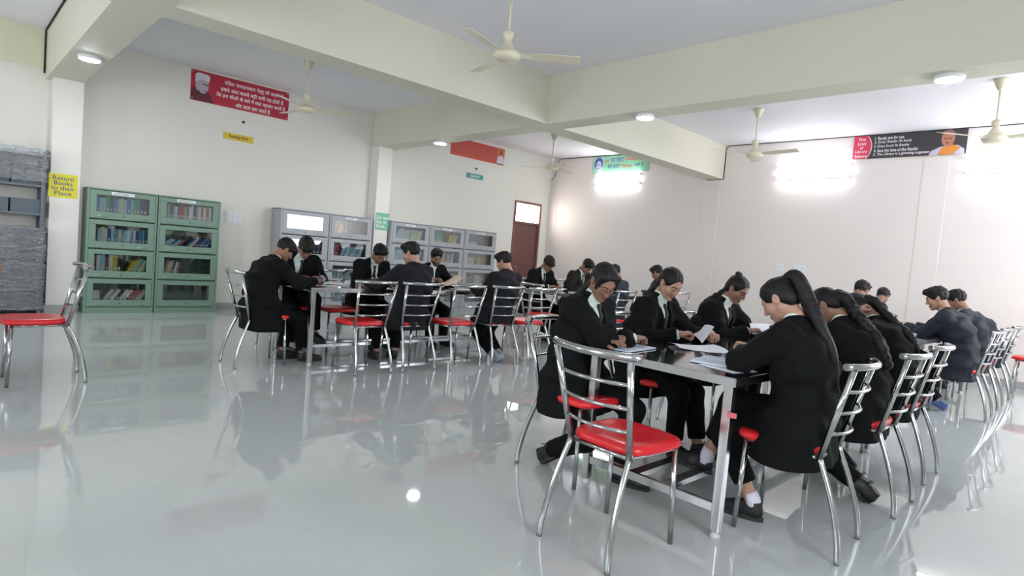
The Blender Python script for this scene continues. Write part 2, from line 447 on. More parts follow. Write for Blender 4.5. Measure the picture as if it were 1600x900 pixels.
# ------------------------------------------------------------------ steel tables
def make_table(L=2.5, W=0.96, H=0.79):
    P = []
    b = MB(); b.box((0, 0, H-0.04), (W, L, H), 0, 0.005); P.append(('table_top', b.mesh('table_top', [mat('table_sheet_steel', 'c2c3c7', 0.085, 1.0)])))
    b = MB()
    for lo, hi in (((0.0, -0.003, H-0.042), (W, 0.0, H-0.002)), ((0.0, L, H-0.042), (W, L+0.003, H-0.002)), ((-0.003, 0, H-0.042), (0, L, H-0.002)), ((W, 0, H-0.042), (W+0.003, L, H-0.002))):
        b.box(lo, hi)
    P.append(('edge_trim', b.mesh('edge_trim', steel_b)))
    for (x, y) in ((0.09, 0.02), (W-0.065, 0.02), (0.09, L-0.065), (W-0.065, L-0.065)):
        b = MB(); b.box((x, y, 0.03), (x+0.045, y+0.045, H-0.041), 0, 0.004); P.append(('leg', b.mesh('leg', steel_b)))
        b = MB(); b.lathe([(0.026, 0), (0.026, 0.012), (0.016, 0.02), (0.016, 0.031)], 16, (x+0.0225, y+0.0225, 0)); P.append(('foot', b.mesh('foot', mat('foot_plastic', 'c9cac6', 0.4))))
    for y in (0.03, L-0.055):
        b = MB(); b.box((0.135, y, 0.12), (W-0.065, y+0.025, 0.165), 0, 0.003); P.append(('end_stretcher', b.mesh('end_stretcher', steel_b)))
    b = MB(); b.box((W/2-0.09, 0.055, 0.125), (W/2-0.03, L-0.055, 0.16), 0, 0.003); P.append(('foot_rail', b.mesh('foot_rail', steel_b)))
    b = MB(); b.box((W/2+0.10, 0.055, 0.125), (W/2+0.16, L-0.055, 0.16), 0, 0.003); P.append(('foot_rail', b.mesh('foot_rail', steel_b)))
    for y in (L*0.33, L*0.66):
        b = MB(); b.box((0.03, y, H-0.075), (W-0.03, y+0.03, H-0.042)); P.append(('cross_bar', b.mesh('cross_bar', steel_b)))
    return P
TABLE = make_table()
def table(label, x, y):
    t = thing('steel_table', label, 'table', (x, y, 0), 0, 'steel reading tables')
    for n, me in TABLE: put(n, me, t)
    return t
T1 = table('polished steel reading table nearest the camera with notebooks on it', -2.19, 2.70)
table('polished steel reading table in front of the grey cabinets', -6.55, 2.68)
table('polished steel reading table before the brown door', -6.35, 6.42)
table('polished steel reading table by the back wall beside the navy-suited student', -2.28, 6.95)
table('polished steel reading table beyond the lone chair facing the wrapped rack', -6.35, -2.32)
chair('steel chair under the student at the frame edge whose hand shows', -6.78, -0.12, 0)
b = MB(); b.box((-1.262, 2.712, 0.60), (-1.215, 2.716, 0.625), 0, 0.001)
tag(b.build('sticker', mat('pink_sticker', 'd86a78', 0.5)), 'small pink sticker on the near table leg', 'sticker')

# ------------------------------------------------------------------ steel bookcases with glass doors
green_m = mat('green_enamel', '789483', 0.35, bump=(250, 0.08, 0.002))
grey_m = mat('grey_enamel', 'a9adb0', 0.33, bump=(250, 0.08, 0.002))
grey_in = mat('grey_enamel_inner', '9a9fa6', 0.5)
green_in = mat('green_enamel_inner', '6a8474', 0.5)
pane_glass = glass_mat('bookcase_glass', 'f8fbfa', 0.04)
chrome = mat('chrome_handle', 'd6d8da', 0.15, 1.0)
paper_w = mat('white_paper', 'eef0f4', 0.6)
ink = mat('printed_ink', '3a3d48', 0.6)
D = 0.38
def bookcase(label, y0, W, H, m, m_in, glass=None):
    tier, plinth = (H-0.10)/4, 0.085
    t = thing('glass_bookcase', label, 'bookcase', (WA+0.02, y0, 0), 0, 'steel glass-door bookcases')
    b = MB()
    b.box((0, 0.004, 0), (D-0.02, 0.022, H)); b.box((0, W-0.022, 0), (D-0.02, W-0.004, H))
    b.box((0, 0.004, H-0.02), (D, W-0.004, H), 0, 0.004)
    b.box((0, 0.022, 0.0), (D-0.005, W-0.022, plinth))
    b.box((D-0.02, 0.004, 0), (D, 0.03, H-0.02)); b.box((D-0.02, W-0.03, 0), (D, W-0.004, H-0.02))
    b.build('carcass', m, t)
    b = MB(); b.box((0, 0.022, plinth), (0.008, W-0.022, H-0.02)); b.build('back_panel', m_in, t)
    shelves = []
    for k in range(4):
        z0 = plinth+k*tier
        b = MB(); b.box((0.008, 0.022, z0+0.075), (D-0.03, W-0.022, z0+0.090)); b.build('shelf', m_in, t)
        shelves.append(z0+0.091)
        # door: frame with window, two handles, a lock
        y_0, y_1, zz0, zz1 = 0.033, W-0.033, z0+0.008, z0+tier-0.008
        if k == 3: zz1 = H-0.026
        fw, fb, ft = 0.075, 0.095, 0.065
        b = MB()
        b.box((D-0.016, y_0, zz0), (D+0.006, y_1, zz0+fb), 0, 0.003); b.box((D-0.016, y_0, zz1-ft), (D+0.006, y_1, zz1), 0, 0.003)
        b.box((D-0.016, y_0, zz0+fb), (D+0.006, y_0+fw, zz1-ft), 0, 0.003); b.box((D-0.016, y_1-fw, zz0+fb), (D+0.006, y_1, zz1-ft), 0, 0.003)
        d = b.build('door', m, t)
        b = MB(); b.box((D-0.008, y_0+fw, zz0+fb), (D-0.005, y_1-fw, zz1-ft)); b.build('pane', glass or pane_glass, d)
        for yy in (y_0+0.14, y_1-0.14):
            b = MB(); zc = zz0+0.035
            b.tube(smooth_path([(D+0.004, yy-0.06, zc), (D+0.02, yy-0.04, zc), (D+0.024, yy, zc-0.004), (D+0.02, yy+0.04, zc), (D+0.004, yy+0.06, zc)], 3), 0.006, 6); b.build('handle', chrome, d)
        b = MB(); zc = zz0+0.045; yc = (y_0+y_1)/2
        b.tube([(D+0.005, yc, zc), (D+0.012, yc, zc)], 0.009, 10); b.build('lock', mat('lock_dark', '33312e', 0.4, 0.6), d)
    return t, shelves, W
def label_strip(t, W, H, yc, w, z):
    b = MB(); b.box((D+0.006, yc-w/2, z-0.02), (D+0.008, yc+w/2, z+0.02)); s_ = b.build('label_strip', paper_w, t)
    for k in range(2):
        b = MB(); b.box((D+0.008, yc-w/2+0.02, z+0.004-k*0.014), (D+0.0085, yc+w/2-0.02-0.05*k, z+0.009-k*0.014)); b.build('print', ink, s_)

BOOKCOL = {'blue': '5a8cc8', 'sky': 'a4cfe6', 'teal': '5fb0b8', 'navy': '42568f', 'white': 'eceef0', 'cream': 'e8dfbe', 'yellow': 'd9c23c',
           'red': 'c4464e', 'orange': 'dda468', 'green': '68ad70', 'brown': '94684e', 'grey': 'a9adb4', 'purple': '6a5590', 'black': '26282c', 'pink': 'c98a96'}
def book_mesh(cname):
    """unit book: spine towards +X, thickness along Y, height along Z"""
    c = mat('cover_'+cname, BOOKCOL[cname], 0.42); p = mat('page_block', 'e6e0d0', 0.8); l = mat('spine_label', 'e8e8e4', 0.6)
    b = MB(); th = 0.10
    b.box((0, 0, 0), (0.97, th, 1)); b.box((0, 1-th, 0), (0.97, 1, 1))
    b.add([(0.97, 0, 0), (0.97, 1, 0), (0.97, 1, 1), (0.97, 0, 1), (1.0, 0.25, 0), (1.0, 0.75, 0), (1.0, 0.75, 1), (1.0, 0.25, 1)],
          [(0, 4, 7, 3), (4, 5, 6, 7), (5, 1, 2, 6), (0, 1, 5, 4), (3, 7, 6, 2)], 0)
    b.box((0.02, th, 0.02), (0.965, 1-th, 0.98), 1)
    b.add([(1.004, 0.27, 0.12), (1.004, 0.73, 0.12), (1.004, 0.73, 0.30), (1.004, 0.27, 0.30)], [(0, 1, 2, 3)], 2)
    return b.mesh('book', [c, p, l])
BOOKS = {}
ORD = ['bottom', 'third', 'second', 'top']
def fill(bc, name, k, runs):
    """runs: (y0, y1, colours, (hmin, hmax), lean degrees, thickness) in fractions of the inner width"""
    t, shelves, W = bc
    x_front = WA+0.02+D-0.035
    for (f0, f1, cols, (h0, h1), lean, th) in runs:
        y = t.location.y+0.03+(W-0.06)*f0; y1 = t.location.y+0.03+(W-0.06)*f1; i = 0
        while True:
            w = th*random.uniform(0.8, 1.25); h = random.uniform(h0, h1); a = math.radians(lean)*random.uniform(0.85, 1.1)
            step = w/math.cos(a) if lean else w
            if y+step+(h*math.sin(abs(a)) if lean else 0) > y1: break
            cn = cols[i % len(cols)] if random.random() < 0.75 else random.choice(cols); i += 1
            if cn not in BOOKS: BOOKS[cn] = book_mesh(cn)
            o = put('book', BOOKS[cn]); o.scale = (random.uniform(0.15, 0.19), w, h)
            z = shelves[k]+0.001
            if lean > 0: o.location = (x_front-o.scale[0], y, z+w*math.sin(a)*0.0); o.rotation_euler = (-a, 0, 0); o.location.z += w*math.sin(a)
            else: o.location = (x_front-o.scale[0], y, z)
            tag(o, '%s%s book on the %s shelf of the %s' % ('leaning ' if lean else '', cn, ORD[k], name), 'book', '%s books on the %s shelf of the %s' % (cn, ORD[k], name))
            y += step+0.0008
def flat_stack(bc, name, k, f0, f1, n, cn, th=0.02):
    t, shelves, W = bc
    y0 = t.location.y+0.03+(W-0.06)*f0; y1 = t.location.y+0.03+(W-0.06)*f1
    if cn not in BOOKS: BOOKS[cn] = book_mesh(cn)
    for i in range(n):
        o = put('book', BOOKS[cn]); L = (y1-y0)*random.uniform(0.9, 1.0)
        o.scale = (0.17, th, L); o.rotation_euler = (-math.pi/2, 0, 0)
        o.location = (WA+0.02+D-0.035-0.17+random.uniform(-0.01, 0.01), y0+random.uniform(0, 0.01), shelves[k]+0.002+th*(i+1)+i*0.0006)
        tag(o, 'flat-lying %s book stacked on the %s shelf of the %s' % (cn, ORD[k], name), 'book', 'stacked %s books on the %s shelf of the %s' % (cn, ORD[k], name))

H1 = 1.715
GB1 = bookcase('green glass-door bookcase beside the pillar with the yellow sign', 1.452, 0.842, H1, green_m, green_in)
GB2 = bookcase('green glass-door bookcase with an empty bottom shelf', 2.30, 0.85, H1, green_m, green_in)
label_strip(GB1[0], 0.842, H1, 0.41, 0.27, H1-0.055); label_strip(GB2[0], 0.85, H1, 0.36, 0.25, H1-0.055)
n1, n2 = 'first green bookcase', 'second green bookcase'
fill(GB1, n1, 3, [(0.10, 0.92, ['blue', 'sky', 'teal', 'green', 'navy', 'blue', 'sky', 'cream', 'blue'], (0.20, 0.235), 0, 0.041)])
fill(GB1, n1, 2, [(0.08, 0.14, ['orange'], (0.19, 0.2), 0, 0.034), (0.14, 0.92, ['sky', 'blue', 'white', 'navy', 'sky', 'cream', 'cream', 'blue', 'teal'], (0.18, 0.225), 0, 0.038)])
fill(GB1, n1, 1, [(0.08, 0.56, ['brown', 'white', 'sky', 'grey', 'white', 'yellow', 'black', 'purple'], (0.19, 0.24), 0, 0.046), (0.60, 0.98, ['green', 'yellow', 'sky', 'green', 'cream'], (0.17, 0.21), 24, 0.035)])
fill(GB1, n1, 0, [(0.26, 0.99, ['white', 'grey', 'white', 'black', 'red', 'cream', 'red'], (0.15, 0.19), 36, 0.035)])
fill(GB2, n2, 3, [(0.12, 0.92, ['white', 'navy', 'grey', 'white', 'brown', 'white', 'red', 'grey', 'blue', 'white'], (0.19, 0.225), 0, 0.032)])
fill(GB2, n2, 2, [(0.05, 0.50, ['sky', 'white', 'blue', 'sky', 'pink'], (0.14, 0.17), 52, 0.027), (0.48, 0.98, ['blue', 'cream', 'sky', 'navy', 'blue', 'purple'], (0.16, 0.19), 38, 0.030)])
fill(GB2, n2, 1, [(0.06, 0.45, ['blue', 'white', 'red', 'cream', 'navy', 'white', 'pink'], (0.17, 0.20), 14, 0.032)])
# framed certificate on the bottom shelf
b = MB(); x0 = WA+0.02+D-0.055
b.box((x0, 1.54, GB1[1][0]), (x0+0.015, 1.66, GB1[1][0]+0.155), 0, 0.003)
fr = tag(b.build('picture_frame', mat('frame_brown', '6b5647', 0.5)), 'small framed certificate on the bottom shelf of the first green bookcase', 'picture frame')
b = MB(); b.box((x0+0.015, 1.555, GB1[1][0]+0.017), (x0+0.0165, 1.645, GB1[1][0]+0.138)); b.build('certificate', paper_w, fr)

H2 = 1.735
CB = []
for i, (y0, W, lab) in enumerate(((4.09, 0.858, 'grey glass-door cabinet with bright window glare behind the left table'), (4.955, 0.85, 'grey glass-door cabinet beside the pillar with the green sign'),
        (6.21, 0.895, 'grey glass-door cabinet to the far side of the green-signed pillar'), (7.115, 0.895, 'grey glass-door cabinet between two others past the green-signed pillar'), (8.02, 0.895, 'grey glass-door cabinet nearest the brown door'))):
    bc = bookcase(lab, y0, W, H2, grey_m, grey_in); CB.append(bc)
    if i: label_strip(bc[0], W, H2, W*0.48, 0.22, H2-0.055)
nm = ['glare-lit grey cabinet', 'grey cabinet by the green-signed pillar', 'grey cabinet past the green-signed pillar', 'middle grey cabinet past the pillar', 'grey cabinet by the door']
fill(CB[0], nm[0], 3, [(0.1, 0.9, ['white', 'sky', 'grey', 'white'], (0.18, 0.22), 0, 0.041)])
fill(CB[0], nm[0], 2, [(0.1, 0.55, ['white', 'cream', 'grey'], (0.18, 0.22), 10, 0.041), (0.6, 0.95, ['navy', 'black'], (0.2, 0.22), 8, 0.041)])
fill(CB[0], nm[0], 1, [(0.1, 0.5, ['sky', 'grey', 'white'], (0.18, 0.22), 0, 0.041)])
fill(CB[1], nm[1], 3, [(0.11, 0.45, ['orange', 'brown', 'orange', 'orange'], (0.17, 0.19), 0, 0.032)])
fill(CB[1], nm[1], 2, [(0.07, 0.27, ['red', 'pink', 'red'], (0.19, 0.21), 12, 0.032), (0.27, 0.92, ['sky', 'sky', 'teal', 'white'], (0.17, 0.20), 20, 0.030)])
fill(CB[1], nm[1], 1, [(0.08, 0.92, ['sky', 'green', 'sky', 'teal', 'white'], (0.17, 0.20), 0, 0.032)])
fill(CB[1], nm[1], 0, [(0.08, 0.92, ['sky', 'white', 'sky', 'sky'], (0.17, 0.21), 10, 0.032)])
fill(CB[2], nm[2], 3, [(0.12, 0.55, ['sky', 'sky', 'white'], (0.18, 0.21), 18, 0.035), (0.5, 0.9, ['yellow', 'cream', 'sky', 'cream'], (0.18, 0.21), 14, 0.035)])
fill(CB[2], nm[2], 2, [(0.1, 0.9, ['sky', 'blue', 'sky', 'teal'], (0.18, 0.22), 10, 0.038)])
fill(CB[3], nm[3], 3, [(0.10, 0.40, ['green', 'green', 'teal', 'sky'], (0.18, 0.21), 0, 0.041), (0.56, 0.9, ['yellow', 'cream', 'yellow'], (0.16, 0.2), 12, 0.038)])
fill(CB[3], nm[3], 2, [(0.10, 0.78, ['grey', 'brown', 'orange', 'sky', 'navy', 'white', 'purple'], (0.18, 0.22), 8, 0.038)])
fill(CB[3], nm[3], 1, [(0.10, 0.9, ['grey', 'sky', 'green', 'white'], (0.18, 0.21), 0, 0.041)])
fill(CB[3], nm[3], 0, [(0.10, 0.6, ['grey', 'sky', 'white'], (0.18, 0.21), 8, 0.041)])
flat_stack(CB[4], nm[4], 3, 0.15, 0.42, 3, 'white', 0.026)
flat_stack(CB[4], nm[4], 2, 0.10, 0.38, 6, 'cream', 0.026); flat_stack(CB[4], nm[4], 2, 0.44, 0.88, 6, 'yellow', 0.026)
flat_stack(CB[4], nm[4], 1, 0.10, 0.36, 6, 'grey', 0.026); flat_stack(CB[4], nm[4], 1, 0.40, 0.66, 7, 'white', 0.026); flat_stack(CB[4], nm[4], 1, 0.69, 0.92, 6, 'grey', 0.026)

# ------------------------------------------------------------------ slotted-angle rack wrapped in film
rack_m = mat('slotted_angle_grey', '6d747b', 0.45, 0.3)
R0, R1, RX0, RX1, RH = 0.05, 1.0, WA+0.06, -9.72, 2.06
rk = thing('steel_rack', 'tall slotted steel rack wrapped in clear plastic film beside the pillar', 'rack', (RX0, R0, 0))
RW, RD = R1-R0, RX1-RX0
for (x, y, sx, sy) in ((0, 0, 1, 1), (RD, 0, -1, 1), (0, RW, 1, -1), (RD, RW, -1, -1)):
    b = MB(); a, th = 0.045, 0.003
    b.box((min(x, x+sx*a), min(y, y+sy*th), 0), (max(x, x+sx*a), max(y, y+sy*th), RH)); b.box((min(x, x+sx*th), min(y, y+sy*a), 0), (max(x, x+sx*th), max(y, y+sy*a), RH))
    p = b.build('post', rack_m, rk)
    if x > 0:
        b = MB()
        for k in range(40):
            z = 0.05+k*0.05; yy = y+sy*0.018
            b.box((x+0.0002, yy-0.005, z), (x+0.0012, yy+0.005, z+0.022))
        b.build('slot_row', mat('slot_shadow', '3b4045', 0.7), p)
SH = (0.10, 0.52, 0.92, 1.30, 1.66, 2.03)
for z in SH:
    b = MB(); b.box((0.004, 0.004, z-0.03), (RD-0.004, RW-0.004, z), 0, 0.004); b.build('shelf', rack_m, rk)
film = glass_mat('stretch_film', 'd6e0e6', 0.14, 0.16, bump=((10, 16, 26), 1.0), haze=0.04)
def wrap(z0, z1, seed):
    r = np.random.default_rng(seed); b = MB(); nz = max(6, int((z1-z0)/0.016))
    g = 0.02
    cs = [(-g, -g), (RD+g, -g), (RD+g, RW+g), (-g, RW+g)]
    pts = []
    for i in range(4):
        p, q = cs[i], cs[(i+1) % 4]; m = 26 if i % 2 else 10
        for k in range(m): pts.append((p[0]+(q[0]-p[0])*k/m, p[1]+(q[1]-p[1])*k/m))
    n = len(pts); vs_ = []
    for j in range(nz+1):
        for (x, y) in pts:
            d = r.uniform(-0.012, 0.008); e = 1+d/0.3
            vs_.append((RD/2+(x-RD/2)*e, RW/2+(y-RW/2)*e, z0+(z1-z0)*j/nz+r.uniform(-0.01, 0.01)))
    F = [(j*n+k, j*n+(k+1) % n, (j+1)*n+(k+1) % n, (j+1)*n+k) for j in range(nz) for k in range(n)]
    b.add(vs_, F, 0, True); b.build('film_wrap', film, rk)
wrap(1.70, 2.12, 1); wrap(0.06, 1.12, 2); wrap(0.85, 1.06, 3); wrap(0.30, 0.62, 4)
bin_m = mat('grey_storage_bin', '566068', 0.4)
def storage_bin(label, y, z, w, h, d=0.30):
    t = thing('storage_bin', label, 'bin', (RX1-0.03-d, y, z+0.001), 0, 'grey bins on the wrapped rack')
    b = MB(); q = 0.006
    b.box((0, 0, 0), (d, w, q)); b.box((0, 0, q), (q, w, h)); b.box((d-q, 0, q), (d, w, h)); b.box((q, 0, q), (d-q, q, h)); b.box((q, w-q, q), (d-q, w, h)); b.build('shell', bin_m, t)
    b = MB(); b.box((d-0.004, -0.004, h-0.012), (d+0.006, w+0.004, h+0.002)); b.box((-0.006, -0.004, h-0.012), (0.004, w+0.004, h+0.002)); b.build('rim', bin_m, t)
for z, zn in ((0.10, 'bottom'), (0.52, 'second lowest'), (0.92, 'middle'), (1.30, 'open upper'), (1.66, 'top')):
    for j, (y, w) in enumerate(((0.10, 0.26), (0.38, 0.26), (0.66, 0.29))):
        storage_bin('grey bin %s on the %s shelf of the wrapped rack' % (['farthest from the pillar', 'in the middle', 'next to the pillar'][j], zn), y, z, w, 0.17 if z != 1.66 else 0.22)
b = MB()
for k in range(5):
    b.lathe([(0.0, -0.05), (0.035, -0.035), (0.05, 0.0), (0.035, 0.035), (0.0, 0.05)], 10, (k % 2*0.06, k*0.035, 0.05+0.02*(k % 3)))
tag(b.build('cloth_bundle', mat('brown_cloth', '7b6a62', 0.9, bump=(30, 0.5))), 'brown cloth bundle in the bin by the pillar on the wrapped rack', 'cloth').location = (RX1-0.24, 0.73, 1.315)
# cloth bundle lies within the bin
# ------------------------------------------------------------------ ceiling fans
fan_m = mat('cream_fan', 'e0d9bf', 0.35)
def fan(label, x, y, ang, hub=3.05, scale=1.0):
    t = thing('ceiling_fan', label, 'fan', (x, y, 0), math.radians(ang), 'cream ceiling fans')
    b = MB(); b.lathe([(0.075, CEIL-0.001), (0.07, CEIL-0.02), (0.045, CEIL-0.09), (0.02, CEIL-0.13), (0.012, CEIL-0.135)], 20); b.build('canopy', fan_m, t)
    b = MB(); b.tube([(0, 0, CEIL-0.13), (0, 0, hub+0.2)], 0.0105, 10); b.build('rod', fan_m, t)
    b = MB(); b.lathe([(0.012, hub+0.22), (0.05, hub+0.20), (0.045, hub+0.16), (0.03, hub+0.135), (0.035, hub+0.12), (0.07, hub+0.05), (0.085, hub+0.04)], 20); b.build('lower_canopy', fan_m, t)
    b = MB(); b.lathe([(0.05, hub+0.045), (0.105, hub+0.035), (0.125, hub+0.01), (0.125, hub-0.005), (0.11, hub-0.03), (0.085, hub-0.045), (0.0, hub-0.05)], 28); b.build('motor', fan_m, t)
    for k in range(3):
        a = 2*math.pi*k/3; ca, sa = math.cos(a), math.sin(a)
        b = MB(); P = []
        for (r, w) in ((0.11, 0.045), (0.2, 0.05), (0.24, 0.11), (0.45, 0.125), (0.62, 0.125), (0.66, 0.11)):
            for (s_, zt) in ((-1, 0.012), (1, -0.012)):
                for th in (0.0, 0.004):
                    u, v = r, s_*w/2; P.append((u*ca-v*sa, u*sa+v*ca, hub+0.005+zt+th))
        F = []
        for i in range(5):
            o = i*4; F += [(o, o+4, o+6, o+2), (o+1, o+3, o+7, o+5), (o, o+1, o+5, o+4), (o+2, o+6, o+7, o+3)]
        F += [(0, 2, 3, 1), (20, 21, 23, 22)]
        b.add(P, F, 0); b.fix = True; b.build('blade', fan_m, t)
# blade angles from the photograph (camera looks towards 135 degrees)
fan('large cream ceiling fan in front of the beams at the top of the photo', -4.06, 3.64, 45)
fan('cream ceiling fan hanging before the red banner with the capped man', -8.14, 3.66, 65)
fan('cream ceiling fan between the orange banner and the green banner', -8.12, 8.70, 94)
fan('cream ceiling fan between the beam and the black banner', -4.03, 8.66, 113)
fan('cream ceiling fan overlapping the portrait end of the black banner', -1.23, 8.62, 110)

# ------------------------------------------------------------------ lamps
lamp_face = mat('lamp_face', 'ffffff', 0.4, emit=('f4f8ff', LAMP_EMIT))
lamp_body = mat('lamp_body', 'eceef0', 0.4)
def downlight(label, x, y):
    t = thing('ceiling_light', label, 'light', (x, y, 0), 0, 'round beam lamps')
    b = MB(); b.lathe([(0.112, BEAM), (0.117, BEAM-0.02), (0.113, BEAM-0.035), (0.10, BEAM-0.038)], 28); b.build('housing', lamp_body, t)
    b = MB(); b.lathe([(0.10, BEAM-0.037), (0.09, BEAM-0.043), (0.0, BEAM-0.046)], 28); b.build('diffuser', lamp_face, t)
downlight('round lamp on the beam above the yellow-signed pillar', -8.24, 1.19)
downlight('round lamp on the beam next to the orange banner', -8.28, 6.08)
downlight('round lamp on the beam right of the beam crossing', -4.22, 6.08)
downlight('round lamp on the beam near the cream fan by the black banner', -1.22, 6.07)
tube_m = mat('lit_tube', 'ffffff', 0.4, emit=('f6f8ff', TUBE_EMIT))
def tube_light(label, xc):
    t = thing('tube_light', label, 'light', (xc, WB, 0), 0, 'twin wall tube lights')
    for z in (3.25, 3.06):
        b = MB(); b.box((-0.60, -0.035, z-0.022), (0.60, 0, z+0.022), 0, 0.004); bt = b.build('batten', lamp_body, t)
        for s_ in (-1, 1):
            b = MB(); b.box((s_*0.605-0.012, -0.078, z-0.018), (s_*0.605+0.012, -0.0, z+0.018), 0, 0.003); b.build('tube_holder', lamp_body, bt)
        b = MB(); b.tube([(-0.59, -0.06, z), (0.59, -0.06, z)], 0.016, 12); b.build('tube', tube_m, bt)
    b = MB(); b.box((-0.02, -0.03, 3.27), (0.02, 0, 3.34)); b.build('bracket', lamp_body, t)
tube_light('lit twin tube light under the green banner', -8.15)
tube_light('lit twin tube light left of the black banner', -4.0)
tube_light('lit twin tube light at the frame edge below the fan', -1.25)

# ------------------------------------------------------------------ signs and banners
def board(name, label, cat, right, c, w, h, m, th=0.006):
    b = MB(); b.box((-w/2, -h/2, 0), (w/2, h/2, th), 0, 0.001)
    o = b.build(name, m); o.matrix_world = frame(right, (0, 0, 1), c)
    return tag(o, label, cat)
RA, RB = (0, 1, 0), (1, 0, 0)
def flat(name, poly, m, parent, z=0.0068):
    b = MB(); b.add([(x, y, z) for x, y in poly], [tuple(range(len(poly)))]); return b.build(name, m, parent)
def ell(cx, cy, rx, ry, n=28, a0=0, a1=360):
    return [(cx+rx*math.cos(math.radians(a0+(a1-a0)*k/(n-1))), cy+ry*math.sin(math.radians(a0+(a1-a0)*k/(n-1)))) for k in range(n)]
white_p = mat('white_print', 'f2f0f0', 0.5)

o = board('wall_sign', 'yellow sign reading Return Books to their Place on the pillar', 'sign', RA, (-9.9, 1.2, 1.69), 0.31, 0.31, mat('yellow_sign', 'e8dc3a', 0.5))
bl = mat('blue_grey_print', '4e6488', 0.5)
for k, (s_, w) in enumerate((('Return', 0.225), ('Books', 0.2), ('to their', 0.255), ('Place', 0.185))):
    y = 0.078-k*0.066; lettering('lettering', s_, bl, o, (-w/2, y-0.006, w/2, y+0.05), z=0.0062, bold=0.012)
o = board('wall_sign', 'green sign reading Do not Eat or Drink on the pillar', 'sign', RA, (-9.9, 6.06, 1.70), 0.285, 0.32, mat('green_sign', '7cc4a0', 0.5))
for k, (s_, w) in enumerate((('Do not', 0.25), ('Eat or', 0.22), ('Drink.', 0.2))):
    y = 0.045-k*0.082; lettering('lettering', s_, white_p, o, (-0.125, y-0.004, -0.125+w, y+0.062), z=0.0062, bold=0.02)
o = board('wall_sign', 'small yellow sign reading Reading Area under the red banner', 'sign', RA, (WA, 3.485, 2.79), 0.47, 0.105, mat('yellow_sign_small', 'dcc23f', 0.5))
lettering('lettering', 'Reading Area', mat('maroon_print', '6e2424', 0.5), o, (-0.15, -0.03, 0.15, 0.032), z=0.0062, bold=0.02)
o = board('wall_sign', 'small teal sign with white lettering under the orange banner', 'sign', RA, (WA, 8.49, 2.925), 0.48, 0.11, mat('teal_sign', '3f9a94', 0.5))
lettering('lettering', 'Quiet Area', white_p, o, (-0.13, -0.032, 0.13, 0.034), z=0.0062, bold=0.02)
for y, z, lab in ((3.5, 3.05, 'small hook plate above the Reading Area sign'), (8.46, 3.09, 'small hook plate above the teal sign')):
    t = thing('wall_hook', lab, 'hook', (WA, y, z))
    b = MB(); b.box((0, -0.05, -0.02), (0.01, 0.02, 0.02), 0, 0.002); b.build('plate', lamp_body, t)
    b = MB(); b.tube([(0.0, 0.04, 0), (0.03, 0.04, 0), (0.04, 0.04, 0.012)], 0.018, 8); b.build('knob', mat('dark_knob', '38352f', 0.5), t)

# red banner
o = board('banner', 'red banner with Hindi lines and a portrait of a man in a white cap', 'banner', RA, (WA+0.012, 3.5, 3.462), 1.52, 0.46, mat('red_banner', 'b3243c', 0.5))
p_face, p_hair = mat('print_grey_face', 'b9a9b6', 0.6), mat('print_dark', '3b2b34', 0.6)
flat('portrait_coat', [(-0.755, -0.225), (-0.755, -0.06), (-0.68, -0.02), (-0.58, -0.06), (-0.47, -0.1), (-0.43, -0.225)], mat('print_maroon_coat', '6a2a36', 0.6), o)
flat('portrait_face', ell(-0.60, 0.02, 0.095, 0.135), p_face, o, 0.0070)
flat('portrait_cap', [(-0.70, 0.05), (-0.70, 0.17), (-0.66, 0.2), (-0.52, 0.19), (-0.49, 0.165), (-0.5, 0.08), (-0.6, 0.11)], mat('print_cap', 'd4d4de', 0.6), o, 0.0072)
flat('portrait_brow', [(-0.59, 0.045), (-0.5, 0.03), (-0.5, 0.015), (-0.59, 0.03)], p_hair, o, 0.0074)
flat('portrait_mouth', [(-0.58, -0.055), (-0.53, -0.06), (-0.53, -0.07), (-0.58, -0.065)], p_hair, o, 0.0074)
flat('portrait_collar', [(-0.66, -0.06), (-0.6, -0.11), (-0.56, -0.1), (-0.58, -0.14), (-0.66, -0.1)], p_hair, o, 0.0072)
for s_, x0, x1, y in (('पंडित जवाहरलाल नेहरू जी कहते थे', -0.28, 0.66, 0.105), ('हमारे अंदर सबसे बड़ी कमी यह होती है', -0.33, 0.665, 0.0), ('कि हम चीजों के बारे में बात ज्यादा करते हैं', -0.39, 0.70, -0.10), ('और काम कम करते हैं', -0.1, 0.455, -0.20)):
    s_ = s_.replace('डित', 'िडत').replace('कि ', 'िक ')
    lettering('lettering', s_, white_p, o, (x0, y-0.012, x1, y+0.075), z=0.0062, bold=0.012)
flat('rule_line', [(-0.4, -0.213), (0.5, -0.213), (0.5, -0.209), (-0.4, -0.209)], mat('orange_rule', 'c9702f', 0.5), o)
for x in (-0.735, 0.735):
    for y in (-0.2, 0.205):
        b = MB(); b.lathe([(0.012, 0.006), (0.008, 0.010), (0.0, 0.011)], 10, (x, y, 0)); b.build('grommet', alu, o)
